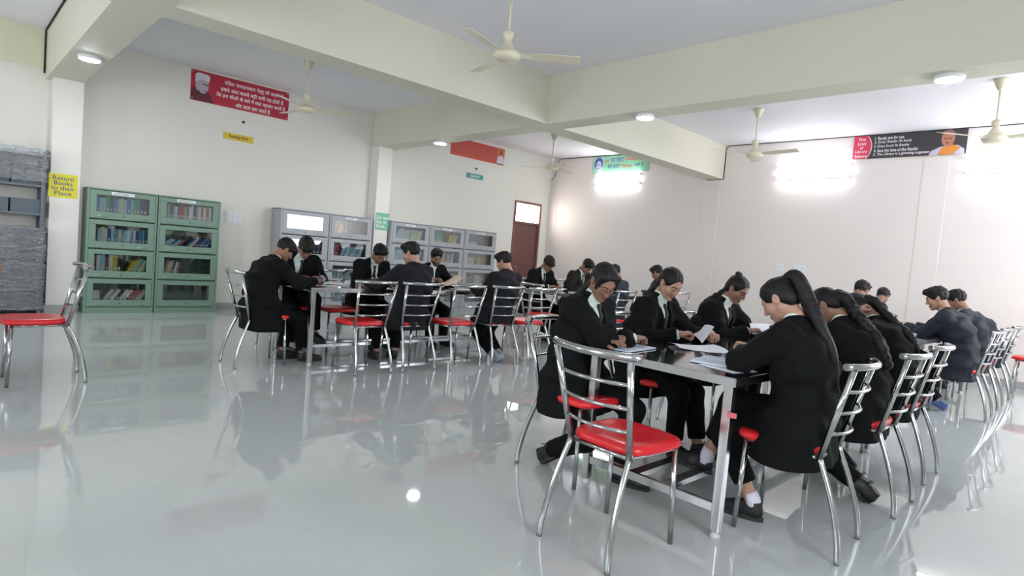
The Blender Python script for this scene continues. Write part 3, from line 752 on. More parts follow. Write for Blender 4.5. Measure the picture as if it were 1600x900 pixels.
# orange banner
o = board('banner', 'orange-red banner with small text and a man in a white shirt', 'banner', RA, (WA+0.012, 8.53, 3.475), 1.55, 0.37, mat('orange_banner', 'd0553f', 0.5))
dk = mat('dull_red_print', 'a04a4e', 0.5)
for k in range(7):
    y = 0.15-k*0.045; x = -0.74; i = 0
    while x < 0.5:
        w = random.uniform(0.06, 0.16); flat('text_line', [(x, y-0.009), (min(x+w, 0.52), y-0.009), (min(x+w, 0.52), y+0.009), (x, y+0.009)], dk, o); x += w+0.03
flat('portrait_ground', [(0.56, -0.185), (0.775, -0.185), (0.775, 0.185), (0.56, 0.185)], mat('print_orange', 'd8703a', 0.6), o, 0.0066)
flat('portrait_shirt', [(0.55, -0.165), (0.57, -0.03), (0.63, 0.02), (0.7, 0.02), (0.755, -0.03), (0.77, -0.165)], mat('print_shirt', 'd5d2e4', 0.6), o, 0.0070)
flat('portrait_face', ell(0.66, 0.085, 0.042, 0.075), mat('print_brown_face', '77604f', 0.6), o, 0.0072)
flat('portrait_hair', ell(0.66, 0.13, 0.045, 0.05, 20, 0, 180), mat('print_grey_hair', '6f6a7c', 0.6), o, 0.0074)
flat('portrait_base', [(0.57, -0.185), (0.76, -0.185), (0.76, -0.16), (0.57, -0.16)], p_hair, o, 0.0072)
# green banner
o = board('banner', 'green banner with coloured slogans and a blue portrait', 'banner', RB, (-8.14, WB-0.013, 3.50), 1.56, 0.375, mat('green_banner', '86c29b', 0.5, vary=(3, 0.18)))
pb = mat('print_blue_portrait', '545a9a', 0.6); pl = mat('print_light', 'c8cce0', 0.6); pr = mat('print_red', 'd8484c', 0.5)
flat('portrait_ground', [(-0.76, -0.17), (-0.45, -0.17), (-0.45, 0.185), (-0.76, 0.185)], mat('print_pale_green', 'a9cdbb', 0.6), o, 0.0066)
flat('portrait_hair', ell(-0.59, 0.03, 0.12, 0.145), pb, o, 0.0068)
flat('portrait_face', ell(-0.585, -0.02, 0.075, 0.11), pl, o, 0.0070)
for x in (-0.62, -0.555): flat('portrait_eye', ell(x, 0.0, 0.022, 0.012, 12), pb, o, 0.0072)
flat('portrait_mouth', ell(-0.588, -0.075, 0.025, 0.008, 12), pb, o, 0.0072)
for s_, x0, x1, y, m_ in (('जो', -0.42, -0.30, 0.045, pr), ('कर जाता', -0.26, 0.1, 0.05, pb), ('Challenge', 0.12, 0.49, 0.06, pr), ('बन जाता', -0.33, 0.0, -0.09, pb), ('Change', 0.02, 0.34, -0.095, pr), ('वही है', 0.41, 0.62, -0.075, pb)):
    lettering('lettering', s_, m_, o, (x0, y-0.01, x1, y+0.085), z=0.0062, bold=0.012)
# black banner
o = board('banner', 'black banner of the Five Laws of Library Science with an orange-shawled man', 'banner', RB, (-2.64, WB-0.013, 3.518), 1.53, 0.375, mat('black_banner', '3d3a3c', 0.5))
pk = mat('print_crimson', 'd8385c', 0.5)
flat('arc_border', [(-0.765, -0.1875)]+ell(-0.66, 0.0, 0.17, 0.23, 24, -54, 54)+[(-0.765, 0.1875)], white_p, o, 0.0064)
flat('title_field', [(-0.765, -0.1875)]+ell(-0.668, 0.0, 0.168, 0.231, 24, -54, 54)+[(-0.765, 0.1875)], pk, o, 0.0067)
for k, (s_, w) in enumerate((('Five', 0.10), ('Laws', 0.12), ('of', 0.05), ('Library', 0.18), ('Science', 0.18))):
    y = 0.11-k*0.068; lettering('lettering', s_, white_p, o, (-0.64-w/2, y-0.006, -0.64+w/2, y+0.048), z=0.0070, bold=0.012)
for k, (s_, w) in enumerate((('1. Books are for use', 0.41), ('2. Every Reader his book', 0.52), ('3. Every book its Reader', 0.50), ('4. Save the time of the Reader', 0.62), ('5. The Library is a growing organism', 0.77))):
    y = 0.115-k*0.066; lettering('lettering', s_, white_p, o, (-0.46, y-0.01, -0.46+w, y+0.043), z=0.0066, bold=0.014, shear=0.15)
flat('portrait_robe', [(0.30, -0.1875), (0.33, -0.12), (0.45, -0.06), (0.66, -0.05), (0.74, -0.11), (0.75, -0.1875)], mat('print_lavender', 'cfc6de', 0.6), o, 0.0066)
flat('portrait_shawl', [(0.41, -0.1875), (0.46, -0.07), (0.6, -0.04), (0.70, -0.09), (0.6, -0.1875)], mat('print_saffron', 'e0913a', 0.6), o, 0.0068)
flat('portrait_face', ell(0.53, 0.06, 0.085, 0.125), mat('print_brown_skin', 'b57a62', 0.6), o, 0.0070)
flat('portrait_hair', ell(0.53, 0.11, 0.083, 0.08, 20, 20, 160), mat('print_grey_scalp', '8f6f66', 0.6), o, 0.0072)
for x in (0.495, 0.555): flat('portrait_eye', ell(x, 0.055, 0.02, 0.008, 10), p_hair, o, 0.0074)
flat('portrait_mouth', ell(0.523, -0.01, 0.025, 0.007, 10), p_hair, o, 0.0074)

# switch plates
def switch_plate(label, right, c, w, h, nx, nz):
    o = board('switch_plate', label, 'switch', right, c, w, h, lamp_body, 0.012)
    for i in range(nx):
        for j in range(nz):
            b = MB(); cx = -w/2+w*(i+0.5)/nx; cy = -h/2+h*(j+0.5)/nz; a, c_ = w/nx*0.3, h/nz*0.3
            b.box((cx-a, cy-c_, 0.012), (cx+a, cy+c_, 0.017), 0, 0.001); b.build('switch', mat('switch_white', 'e2e6ee', 0.3), o)
switch_plate('white double switchboard on the wall beside the green bookcase', RA, (WA, 3.475, 1.51), 0.24, 0.20, 3, 3)
switch_plate('small blank white switch plate on the back wall', RB, (-4.41, WB, 1.46), 0.12, 0.11, 1, 1)
switch_plate('wider white switch plate on the back wall', RB, (-4.06, WB, 1.46), 0.19, 0.12, 2, 1)
# ------------------------------------------------------------------ people: smooth distance fields turned into surfaces
f32 = np.float32
def V3(*a): return np.array(a, dtype=float)
def nrm(v): return v/(np.linalg.norm(v)+1e-12)
def smin(a, b, k):
    h = np.maximum(k-np.abs(a-b), 0)/k
    return np.minimum(a, b)-h*h*k*0.25
def smax(a, b, k): return -smin(-a, -b, k)
def cone(p, a, b, r1, r2):
    a = a.astype(f32); ba = (b-a).astype(f32); pa = p-a
    h = np.clip(pa@ba/f32(ba@ba+1e-9), 0, 1)
    return np.linalg.norm(pa-h[:, None]*ba, axis=1)-(r1+(r2-r1)*h)
def ell3(p, c, r, R=None):
    q = p-c.astype(f32)
    if R is not None: q = q@R.astype(f32)
    return (np.linalg.norm(q/np.array(r, f32), axis=1)-1)*min(r)
def ball(p, c, r): return np.linalg.norm(p-c.astype(f32), axis=1)-r

def surface(f, lo, hi, h):
    """dual surface of f = 0 on a grid of pitch h; returns vertices, quads"""
    B = 4
    lo = np.array(lo, float); n = (np.ceil((np.array(hi)-lo)/h/B).astype(int)+1)*B
    cx = [lo[i]+h*(np.arange(n[i]//B)*B+(B-1)/2) for i in range(3)]
    C = np.stack(np.meshgrid(*cx, indexing='ij'), -1).reshape(-1, 3).astype(f32)
    vc = f(C)
    near = np.abs(vc) < h*B*0.95+0.012
    V = np.repeat(np.repeat(np.repeat(vc.reshape(n//B), B, 0), B, 1), B, 2).astype(f32)
    idx = np.argwhere(near.reshape(n//B))*B
    off = np.stack(np.meshgrid(*[np.arange(B)]*3, indexing='ij'), -1).reshape(-1, 3)
    I = (idx[:, None]+off[None]).reshape(-1, 3)
    V[I[:, 0], I[:, 1], I[:, 2]] = f((lo+I*h).astype(f32))
    S = V < 0
    c = [S[i:n[0]-1+i, j:n[1]-1+j, k:n[2]-1+k] for i in (0, 1) for j in (0, 1) for k in (0, 1)]
    any_ = c[0].copy(); all_ = c[0].copy()
    for q in c[1:]: any_ |= q; all_ &= q
    A = np.argwhere(any_ & ~all_)
    ID = -np.ones(n-1, int); ID[A[:, 0], A[:, 1], A[:, 2]] = np.arange(len(A))
    acc = np.zeros((len(A), 3)); cnt = np.zeros(len(A))
    for ax in range(3):
        o1, o2 = [q for q in range(3) if q != ax]
        for p in (0, 1):
            for q in (0, 1):
                d0 = np.zeros(3, int); d0[o1] = p; d0[o2] = q; d1 = d0.copy(); d1[ax] = 1
                a = A+d0; b_ = A+d1
                va = V[a[:, 0], a[:, 1], a[:, 2]]; vb = V[b_[:, 0], b_[:, 1], b_[:, 2]]
                m = (va < 0) != (vb < 0); t = va/(va-vb+1e-20)
                e = a.astype(float); e[:, ax] += t
                acc[m] += e[m]; cnt[m] += 1
    verts = lo+h*acc/cnt[:, None]
    F = []
    for ax in range(3):
        o1, o2 = (ax+1) % 3, (ax+2) % 3
        sl0 = [slice(None)]*3; sl1 = [slice(None)]*3; sl0[ax] = slice(0, -1); sl1[ax] = slice(1, None)
        E = np.argwhere(S[tuple(sl0)] != S[tuple(sl1)])
        E = E[(E[:, o1] > 0) & (E[:, o2] > 0) & (E[:, o1] < n[o1]-1) & (E[:, o2] < n[o2]-1)]
        ins = S[E[:, 0], E[:, 1], E[:, 2]]
        def cell(p, q):
            g = E.copy(); g[:, o1] -= p; g[:, o2] -= q; return ID[g[:, 0], g[:, 1], g[:, 2]]
        Q = np.stack([cell(0, 0), cell(1, 0), cell(1, 1), cell(0, 1)], 1)
        Q[~ins] = Q[~ins][:, ::-1]
        F.append(Q)
    return verts, np.concatenate(F)

def raw_mesh(name, v, q, mats, mi=None):
    me = bpy.data.meshes.new(name); nv, nf = len(v), len(q)
    me.vertices.add(nv); me.vertices.foreach_set('co', np.asarray(v, f32).ravel())
    me.loops.add(nf*4); me.loops.foreach_set('vertex_index', q.astype(np.int32).ravel())
    me.polygons.add(nf); me.polygons.foreach_set('loop_start', np.arange(0, nf*4, 4, dtype=np.int32))
    for m in mats: me.materials.append(m)
    if mi is not None: me.polygons.foreach_set('material_index', mi.astype(np.int32))
    me.polygons.foreach_set('use_smooth', np.ones(nf, bool))
    me.update(calc_edges=True); me.validate()
    return me

skins = {'fair': mat('skin_fair', 'b08772', 0.5, vary=(40, 0.06)), 'mid': mat('skin_mid', '8f6955', 0.5, vary=(40, 0.06)), 'deep': mat('skin_deep', '7d5644', 0.5, vary=(40, 0.06))}
hair_m = mat('black_hair', '0d0b0a', 0.5, spec=0.3, bump=((260, 260, 22), 0.6, 0.004), vary=((220, 220, 14), 0.5))
lip_m = mat('lips', '8a5048', 0.45); beard_m = mat('beard', '33231c', 0.7)
cloth = {'black': mat('black_suiting', '080b0c', 0.85, spec=0.2, bump=((9, 9, 6), 0.5, 0.03)), 'navy': mat('navy_suiting', '1a1f2b', 0.7, spec=0.35, bump=((9, 9, 6), 0.5, 0.03)),
         'grey': mat('charcoal_suiting', '17191d', 0.8, spec=0.25, bump=((9, 9, 6), 0.5, 0.03)), 'brown': mat('dark_brown_suiting', '221f1c', 0.8, spec=0.25, bump=((9, 9, 6), 0.5, 0.03))}
trouser_m = mat('black_trousers', '070808', 0.85, spec=0.2, bump=((12, 12, 5), 0.4, 0.02))
shirt_m = {'mint': mat('mint_shirt', 'cfe3d6', 0.7, bump=(30, 0.2)), 'white': mat('white_shirt', 'e8e9e6', 0.7, bump=(30, 0.2))}
tie_m = mat('black_tie', '15181a', 0.5); shoe_m = mat('black_shoe', '17181a', 0.5, bump=(120, 0.2, 0.003)); sole_m = mat('shoe_sole', '2a2b2c', 0.7)
shoe_g = mat('grey_shoe', '8d97a3', 0.6); sole_w = mat('pale_sole', '9fa3a6', 0.7); sock_m = mat('white_sock', 'dcd8e6', 0.8); shoe_b = mat('blue_shoe', '4c5f94', 0.6)
gold = mat('spectacle_metal', '8f8a86', 0.25, 0.9)

# ---- heads, cached
def head_field(p, fem):
    ap = p.copy(); ap[:, 0] = np.abs(ap[:, 0])
    d = ell3(p, V3(0, -0.012, 0.030), (0.074, 0.093, 0.084))
    d = smin(d, ell3(p, V3(0, 0.028, -0.028), (0.060 if not fem else 0.057, 0.064, 0.088)), 0.03)
    d = smin(d, cone(ap, V3(0.045, 0.0, -0.055), V3(0.012, 0.066, -0.098), 0.022, 0.017 if not fem else 0.014), 0.03)   # jaw
    d = smin(d, ball(ap, V3(0.040, 0.060, -0.028), 0.022), 0.03)                                      # cheek
    d = smin(d, cone(ap, V3(0.010, 0.084, 0.024), V3(0.044, 0.068, 0.022), 0.010, 0.008), 0.016)      # brow
    d = smax(d, -ball(ap, V3(0.032, 0.102, 0.004), 0.017), 0.012)                                     # socket
    d = smin(d, ell3(ap, V3(0.031, 0.073, 0.002), (0.0155, 0.0145, 0.0125)), 0.005)                   # lidded eye
    d = smin(d, cone(p, V3(0, 0.090, 0.012), V3(0, 0.110, -0.030), 0.0065, 0.0105), 0.010)            # nose
    d = smin(d, ball(ap, V3(0.0115, 0.099, -0.035), 0.0085), 0.007)
    d = smin(d, ell3(p, V3(0, 0.0905, -0.0625), (0.023, 0.010, 0.0055)), 0.006)                       # lips
    d = smin(d, ell3(p, V3(0, 0.0895, -0.0735), (0.019, 0.010, 0.0065)), 0.005)
    d = smin(d, ball(p, V3(0, 0.083, -0.100), 0.013), 0.02)                                           # chin
    ear = ell3(ap, V3(0.077, -0.012, -0.004), (0.010, 0.020, 0.031), np.array(Matrix.Rotation(0.25, 3, 'X')) @ np.array(Matrix.Rotation(-0.3, 3, 'Z')))
    ear = smax(ear, -ell3(ap, V3(0.087, -0.008, -0.002), (0.006, 0.011, 0.019)), 0.004)
    d = smin(d, ear, 0.008)
    d = smin(d, cone(p, V3(0, -0.018, -0.03), V3(0, -0.036, -0.13), 0.056 if not fem else 0.047, 0.052 if not fem else 0.043), 0.025)
    return d
HEADS = {}
def head_mesh(fem, h, beard):
    key = (fem, h, beard)
    if key not in HEADS:
        v, q = surface(lambda p: head_field(p, fem), (-0.105, -0.125, -0.185), (0.105, 0.14, 0.13), h)
        c = v[q].mean(1); ax = np.abs(c[:, 0]); mi = np.zeros(len(q), int)
        arch = 0.026-18*(ax-0.03)**2
        mi[(np.abs(c[:, 2]-arch-0.002) < max(0.0035, h*0.62)) & (ax > 0.012) & (ax < 0.05) & (c[:, 1] > 0.05)] = 1
        mi[(np.abs(c[:, 2]+0.0035+6*(ax-0.031)**2) < max(0.0022, h*0.5)) & (ax > 0.016) & (ax < 0.047) & (c[:, 1] > 0.06)] = 1
        mi[(c[:, 2] > -0.081) & (c[:, 2] < -0.057) & (ax < 0.024) & (c[:, 1] > 0.088)] = 2
        if beard:
            low = (c[:, 2] < -0.040-0.02*(ax < 0.03)) & (c[:, 2] > -0.125) & (c[:, 1] > -0.005) & (mi == 0)
            mus = (c[:, 2] < -0.046) & (c[:, 2] > -0.058) & (ax < 0.03) & (c[:, 1] > 0.07)
            mi[low | mus] = 3
        HEADS[key] = (v, q, mi)
    return HEADS[key]

HAIRS = {}
def hair_cap(style, h):
    """hair on the head itself, in head space"""
    if (style, h) in HAIRS: return HAIRS[style, h]
    def wob(p, a): return a*(np.sin(p[:, 0]*95+p[:, 2]*40)*np.sin(p[:, 1]*80+1.3)*np.sin(p[:, 2]*70))
    def F(p):
        ap = p.copy(); ap[:, 0] = np.abs(ap[:, 0])
        if style == 'short':
            d = ell3(p, V3(0, -0.016, 0.036), (0.083, 0.103, 0.094))
            d = smin(d, ell3(p, V3(0, 0.008, 0.078), (0.076, 0.094, 0.055)), 0.02)
            d = smin(d, ell3(p, V3(0.012, 0.066, 0.094), (0.060, 0.036, 0.030)), 0.02)
            d = d+wob(p, 0.006)+0.0022*np.sin(p[:, 0]*240+p[:, 2]*90)*np.sin(p[:, 1]*210)
            d = smax(d, -ell3(p, V3(0, 0.125, -0.024), (0.080, 0.088, 0.098)), 0.008)
            d = smax(d, -(ap[:, 2]-(-0.062+0.55*np.maximum(ap[:, 1]+0.06, 0))), 0.01)       # rises from nape to temple
        elif style == 'fringe':
            d = ell3(p, V3(0, -0.012, 0.038), (0.085, 0.104, 0.096))
            d = smin(d, ell3(p, V3(0.01, 0.082, 0.050), (0.062, 0.036, 0.045)), 0.025)
            d = d+wob(p, 0.006)+0.0022*np.sin(p[:, 0]*240+p[:, 2]*90)*np.sin(p[:, 1]*210)
            d = smax(d, -ell3(p, V3(0, 0.13, -0.055), (0.085, 0.085, 0.085)), 0.008)
            d = smax(d, -(ap[:, 2]-(-0.062+0.55*np.maximum(ap[:, 1]+0.06, 0))), 0.01)
        else:
            d = ell3(p, V3(0, -0.014, 0.033), (0.081, 0.101, 0.091))
            d = smin(d, ell3(p, V3(0, -0.055, -0.020), (0.062, 0.055, 0.065)), 0.03)
            if style == 'loose':
                d = smin(d, cone(ap, V3(0.055, 0.045, 0.075), V3(0.074, 0.055, -0.01), 0.022, 0.012), 0.02)
            d = d+wob(p, 0.002)+0.0022*np.sin(ap[:, 0]*130)*np.clip(p[:, 2]*14, 0, 1)*(p[:, 1] > -0.02)
            d = smax(d, -ell3(p, V3(0, 0.115, -0.020), (0.079, 0.086, 0.107)), 0.006)
            d = smax(d, -ell3(ap, V3(0.085, -0.002, -0.018), (0.03, 0.026, 0.036)), 0.006)
            if style == 'bun':
                d = smin(d, ell3(p, V3(0, -0.070, 0.108), (0.034, 0.034, 0.026)), 0.006)
            if style == 'high':
                d = smin(d, ball(p, V3(0, -0.098, 0.070), 0.030), 0.02)
            # parting
            d = smax(d, -cone(p, V3(0.004, 0.09, 0.09), V3(0.004, -0.02, 0.135), 0.004, 0.004), 0.004)
        return d
    v, q = surface(F, (-0.13, -0.155, -0.12), (0.13, 0.135, 0.165), h)
    HAIRS[style, h] = (v, q)
    return v, q

# ---- hands, cached: wrist at the origin, fingers +Y, palm -Z, thumb at -X (right hand)
POSES = {'flat': (10, 14, 10, 0.35), 'rest': (24, 32, 22, 0.5), 'grip': (48, 58, 40, 0.9), 'pen': (42, 62, 40, 1.0), 'fist': (72, 88, 60, 1.0)}
HANDS = {}
def hand_mesh(pose, side, h):
    key = (pose, side, h)
    if key in HANDS: return HANDS[key]
    a1, a2, a3, th = POSES[pose]
    segs = []
    for i, (x, y0, L) in enumerate(((-0.029, 0.088, 0.074), (-0.009, 0.092, 0.083), (0.011, 0.089, 0.076), (0.030, 0.082, 0.060))):
        p = V3(x, y0, 0.002); spread = math.radians((i-1.5)*-4.0); a = 0.0
        if pose == 'pen' and i >= 2: e = 12
        elif pose == 'pen' and i == 0: e = -14
        else: e = 2*i
        for k, (fr, da, r0, r1) in enumerate(((0.46, a1+e, 0.0098, 0.0090), (0.30, a2, 0.0090, 0.0082), (0.24, a3, 0.0082, 0.0070))):
            a += math.radians(da); d = V3(-math.sin(spread)*math.cos(a), math.cos(spread)*math.cos(a), -math.sin(a))
            q = p+d*L*fr; segs.append((p, q, r0, r1)); p = q
    t0 = V3(-0.024, 0.022, -0.010); t1 = V3(-0.048+0.008*th, 0.052, -0.020-0.008*th); t2 = V3(-0.056+0.022*th, 0.080, -0.026-0.018*th); t3 = V3(-0.054+0.036*th, 0.104, -0.030-0.026*th)
    thumb = [(t0, t1, 0.017, 0.0125), (t1, t2, 0.0125, 0.0105), (t2, t3, 0.0105, 0.0085)]
    def F(p):
        d = cone(p, V3(-0.006, -0.05, 0), V3(-0.005, 0.015, 0), 0.026, 0.025)
        for x, ya, yb in ((-0.026, 0.03, 0.085), (-0.009, 0.025, 0.088), (0.010, 0.025, 0.085), (0.026, 0.028, 0.078)):
            d = smin(d, cone(p, V3(x*0.7, ya-0.01, 0), V3(x*1.08, yb, 0.001), 0.0155, 0.0118), 0.010)
        for (a, b_, r0, r1) in thumb: d = smin(d, cone(p, a, b_, r0, r1), 0.006)
        g = None
        for (a, b_, r0, r1) in segs:
            e = cone(p, a, b_, r0, r1); g = e if g is None else np.minimum(g, e)
        return smin(d, g, 0.004)
    v, q = surface(F, (-0.10, -0.09, -0.13), (0.07, 0.20, 0.05), h)
    if side == 'L': v = v*np.array([-1, 1, 1]); q = q[:, ::-1]
    HANDS[key] = (v, q)
    return v, q

# ---- shoes, shared meshes
def shoe_meshes(tag_, m_up, m_sole):
    def U(p):
        d = cone(p, V3(0, 0.005, 0.048), V3(0, 0.10, 0.044), 0.036, 0.040)
        d = smin(d, cone(p, V3(0, 0.10, 0.042), V3(0.004, 0.185, 0.030), 0.040, 0.034), 0.02)
        d = smin(d, cone(p, V3(0, 0.022, 0.05), V3(0, 0.012, 0.098), 0.036, 0.036), 0.02)
        d = smin(d, cone(p, V3(0, 0.06, 0.075), V3(0, 0.12, 0.055), 0.026, 0.02), 0.02)
        d = smax(d, p[:, 2]-0.100, 0.006)
        return smax(d, 0.014-p[:, 2], 0.006)
    v, q = surface(U, (-0.06, -0.05, -0.01), (0.06, 0.24, 0.13), 0.006)
    up = raw_mesh('shoe', v, q, [m_up])
    out = [(0.038*math.sin(math.pi*t)**0.45*(1.0 if t > 0.4 else 0.93), -0.036+0.262*t) for t in np.linspace(0, 1, 16)]
    poly = [(x, y) for x, y in out]+[(-x, y) for x, y in out[::-1][1:-1]]
    b = MB(); b.prism(poly, 0.0, 0.024); so = b.mesh('sole', m_sole)
    b = MB()
    for k in range(4):
        y = 0.065+k*0.016; z = 0.1035-k*0.0065; b.tube([(-0.018, y, z-0.006), (0, y+0.004, z), (0.018, y, z-0.006)], 0.0022, 5)
    b.tube([(0.0, 0.062, 0.108), (0.02, 0.05, 0.118), (0.03, 0.068, 0.108), (0.0, 0.064, 0.107), (-0.02, 0.052, 0.118), (-0.028, 0.07, 0.106), (0, 0.064, 0.107)], 0.002, 5)
    la = b.mesh('lace', m_up)
    return up, so, la
SHOES = {'black': shoe_meshes('black', shoe_m, sole_m), 'grey': shoe_meshes('grey', shoe_g, sole_w), 'blue': shoe_meshes('blue', shoe_b, sole_w)}

def two_bone(a, t, l1, l2, pole):
    d = t-a; L = np.linalg.norm(d)
    if L > (l1+l2)*0.995: t = a+d/L*(l1+l2)*0.995; d = t-a; L = np.linalg.norm(d)
    x = (l1*l1-l2*l2+L*L)/(2*L); y = math.sqrt(max(0, l1*l1-x*x))
    n = d/L; pv = pole-n*(pole@n); pv = nrm(pv)
    return a+n*x+pv*y, t

PEOPLE_REPORT = []
def person(label, seat, face, head, pitch=35, yaw=0, hands=None, feet=None, fem=False, hair='short', skin='mid', suit='black', shirt='mint', near=False,
           beard=False, tail=None, glasses=False, shoes='black', socks=False, side=0.0, tie=True, jacket_drop=0.19, bare_ankle=False, elbows=None, size=None, slump=0.0, opening=True):
    """seat/head in room coordinates, face = direction of gaze in degrees (0 = +X)"""
    rz = math.radians(face-90); cr, sr = math.cos(rz), math.sin(rz)
    def loc(w):
        x, y = w[0]-seat[0], w[1]-seat[1]
        return V3(cr*x+sr*y, -sr*x+cr*y, w[2])
    H = loc(head)
    k = size or (0.94 if fem else 1.0)
    SEAT = 0.50
    hp = math.radians(pitch); hy = math.radians(yaw)
    HR = np.array(Matrix.Rotation(hy, 3, 'Z') @ Matrix.Rotation(-hp, 3, 'X'))
    p0 = V3(0, -0.022, SEAT+0.08)
    seglen = np.array([0.14, 0.145, 0.135, 0.11])*k
    def spine(lean, sd):
        P = [p0]
        for L, g in zip(seglen, (0.25, 0.8, 1.3, 1.65)):
            a = math.radians(lean*g); P.append(P[-1]+L*nrm(V3(math.sin(math.radians(sd)), math.sin(a), math.cos(a))))
        a = math.radians(min(75, lean*1.15+8)); nt = P[-1]+0.085*k*nrm(V3(math.sin(math.radians(sd))*0.5, math.sin(a), math.cos(a)))
        return P, nt, nt+HR @ V3(0, 0.022, 0.100)*k
    for _try in range(6):
        lo_, hi_ = -12.0, 75.0
        for _ in range(30):
            m_ = (lo_+hi_)/2
            if spine(m_, side)[2][1] < H[1]: lo_ = m_
            else: hi_ = m_
        lean = (lo_+hi_)/2
        if size: break
        dz = spine(lean, side)[2][2]-H[2]
        k = min(1.03, max(0.89, k*(1-dz/0.72))); seglen = np.array([0.14, 0.145, 0.135, 0.11])*k
    sd_lo, sd_hi = -30.0, 30.0
    for _ in range(30):
        m_ = (sd_lo+sd_hi)/2
        if spine(lean, m_)[2][0] < H[0]: sd_lo = m_
        else: sd_hi = m_
    sd = (sd_lo+sd_hi)/2
    P, NT, HC = spine(lean, sd)
    PEOPLE_REPORT.append((label[:40], round(lean), round(sd), round(k, 3), 'dz %.3f' % (HC[2]-H[2])))
    n4 = P[4]; R = V3(1, 0, 0)
    T34 = nrm(P[4]-P[3]); shw = (0.182 if not fem else 0.168)*k
    # bones
    sides = {'R': 1, 'L': -1}
    hands = hands or {}; feet = feet or {}; elbows = elbows or {}
    arm = {}
    for s_, sg in sides.items():
        S = P[4]-T34*0.05*k+R*sg*shw+V3(0, 0.01, 0)
        tgt = hands.get(s_)
        if tgt is None: t = loc((seat[0], seat[1], 0))*0+V3(sg*0.13, 0.36, 0.86); pose, hyaw, roll = 'rest', 0, 0
        else:
            t = loc(tgt[0]); pose = tgt[1]; hyaw = tgt[2] if len(tgt) > 2 else 0; roll = tgt[3] if len(tgt) > 3 else 0
        pole = elbows.get(s_, V3(sg*0.55, -0.35, -0.75))
        E, W = two_bone(S, t, 0.285*k, 0.255*k, pole)
        arm[s_] = (S, E, W, pose, hyaw, roll)
    leg = {}
    for s_, sg in sides.items():
        Hj = V3(sg*0.088*k, 0.03, SEAT+0.075)
        ft = feet.get(s_, (0.11*sg, 0.40, 0.0, 0))
        A = V3(ft[0], ft[1], ft[2]+0.085)
        K, A = two_bone(Hj, A, 0.415*k, 0.405*k, V3(sg*0.12, 0.75, 0.9))
        leg[s_] = (Hj, K, A, ft[3] if len(ft) > 3 else 0)
    w_ = (0.96 if fem else 1.0)*max(k, 0.95)
    hem = p0+V3(0, 0.052, -jacket_drop)
    nodes = [(hem, 0.292*w_, 0.192*w_), (P[0]+V3(0, 0.034, 0), 0.248*w_, 0.172*w_), (P[1]+V3(0, 0.012, 0), 0.192*w_, 0.142*w_), (P[2], 0.200*w_, 0.145*w_), (P[3], 0.198*w_, 0.130*w_), (P[4], 0.110*w_, 0.072*w_)]
    def chain(p, grow=0.0, first=0):
        d = None
        for (A, aa, ab), (B, ba, bb) in zip(nodes[first:-1], nodes[first+1:]):
            T = B-A; L = np.linalg.norm(T); T = T/L; Fv = nrm(np.cross(T, R))*-1; Rr = nrm(np.cross(Fv, T))*-1
            q = p-A.astype(f32); t = q@T.astype(f32); h_ = np.clip(t/L, 0, 1)
            a = aa+(ba-aa)*h_+grow; b_ = ab+(bb-ab)*h_+grow
            u = q@Rr.astype(f32); w = q@Fv.astype(f32); v = t-h_*L
            e = ((np.abs(u/a)**2.5+np.abs(w/b_)**2.5+np.abs(v/0.06)**2.5)**0.4-1)*np.minimum(np.minimum(a, b_), 0.06+0*a)*1.25
            d = e if d is None else smin(d, e, 0.035)
        return d
    axis = P[4]-P[1]; axl = np.linalg.norm(axis); axn = axis/axl; Fr = nrm(V3(0, axn[2], -axn[1]))
    def vee(p):
        q = p-P[1].astype(f32); s_ = (q@axn.astype(f32))/axl; u = np.abs(q@R.astype(f32)); w = q@Fr.astype(f32)
        wid = 0.005+0.052*np.clip(s_-0.02, 0, 1.2)**0.9
        return np.maximum(np.maximum(u-wid, 0.03-w), np.maximum(-(s_-0.03)*axl, (s_-1.35)*axl))
    cuff = {}
    def jacket(p):
        d = chain(p)
        for s_ in sides:
            S, E, W = arm[s_][:3]
            d = smin(d, cone(p, P[4]-T34*0.045, S, 0.064*w_, 0.072*w_), 0.05)
            e = cone(p, S, E, 0.077*w_, 0.067*w_)
            e = smin(e, cone(p, E, W-nrm(W-E)*0.012, 0.066*w_, 0.050*w_), 0.025)
            cut = (p-(W-nrm(W-E)*0.018).astype(f32))@nrm(W-E).astype(f32)
            e = smax(e, cut, 0.006)
            e = e+0.0065*np.sin(p[:, 0]*52+p[:, 1]*44)*np.sin(p[:, 2]*60+p[:, 1]*26)
            d = smin(d, e, 0.03)
        d = smin(d, cone(p, n4-T34*0.03, n4+nrm(NT-n4)*0.012*k, 0.082*w_, 0.070*w_), 0.02)
        d = d+0.004*np.sin(p[:, 2]*24+p[:, 0]*17+p[:, 1]*9)*np.sin(p[:, 0]*27+p[:, 2]*7+1.0)
        if opening:
            # lapels stand a little proud beside the opening
            vv = vee(p)
            lap = np.maximum(d-0.009, np.abs(vv-0.012)-0.016)
            s_ = ((p-P[1].astype(f32))@axn.astype(f32))/axl
            lap = np.maximum(lap, np.maximum(0.05-s_, s_-0.92)*axl)
            d = smin(d, lap, 0.006)
            d = smax(d, -vv, 0.004)
        # flat hem
        return smax(d, (hem[2]-0.02)-p[:, 2], 0.02)
    hj = 0.0105 if near else 0.014
    pts = np.array([q for s_ in sides for q in arm[s_][:3]]+P+[hem, NT])
    lo, hi = pts.min(0)-0.13, pts.max(0)+0.13
    lo[0] = min(lo[0], -0.34); hi[0] = max(hi[0], 0.34); lo[1] = min(lo[1], -0.26); hi[1] = max(hi[1], 0.22); lo[2] -= 0.02
    root = thing('person', label, 'person', (seat[0], seat[1], 0), rz, 'students in blazers')
    v, q = surface(jacket, lo, hi, hj); put('jacket', raw_mesh('jacket', v, q, [cloth[suit]]), root)
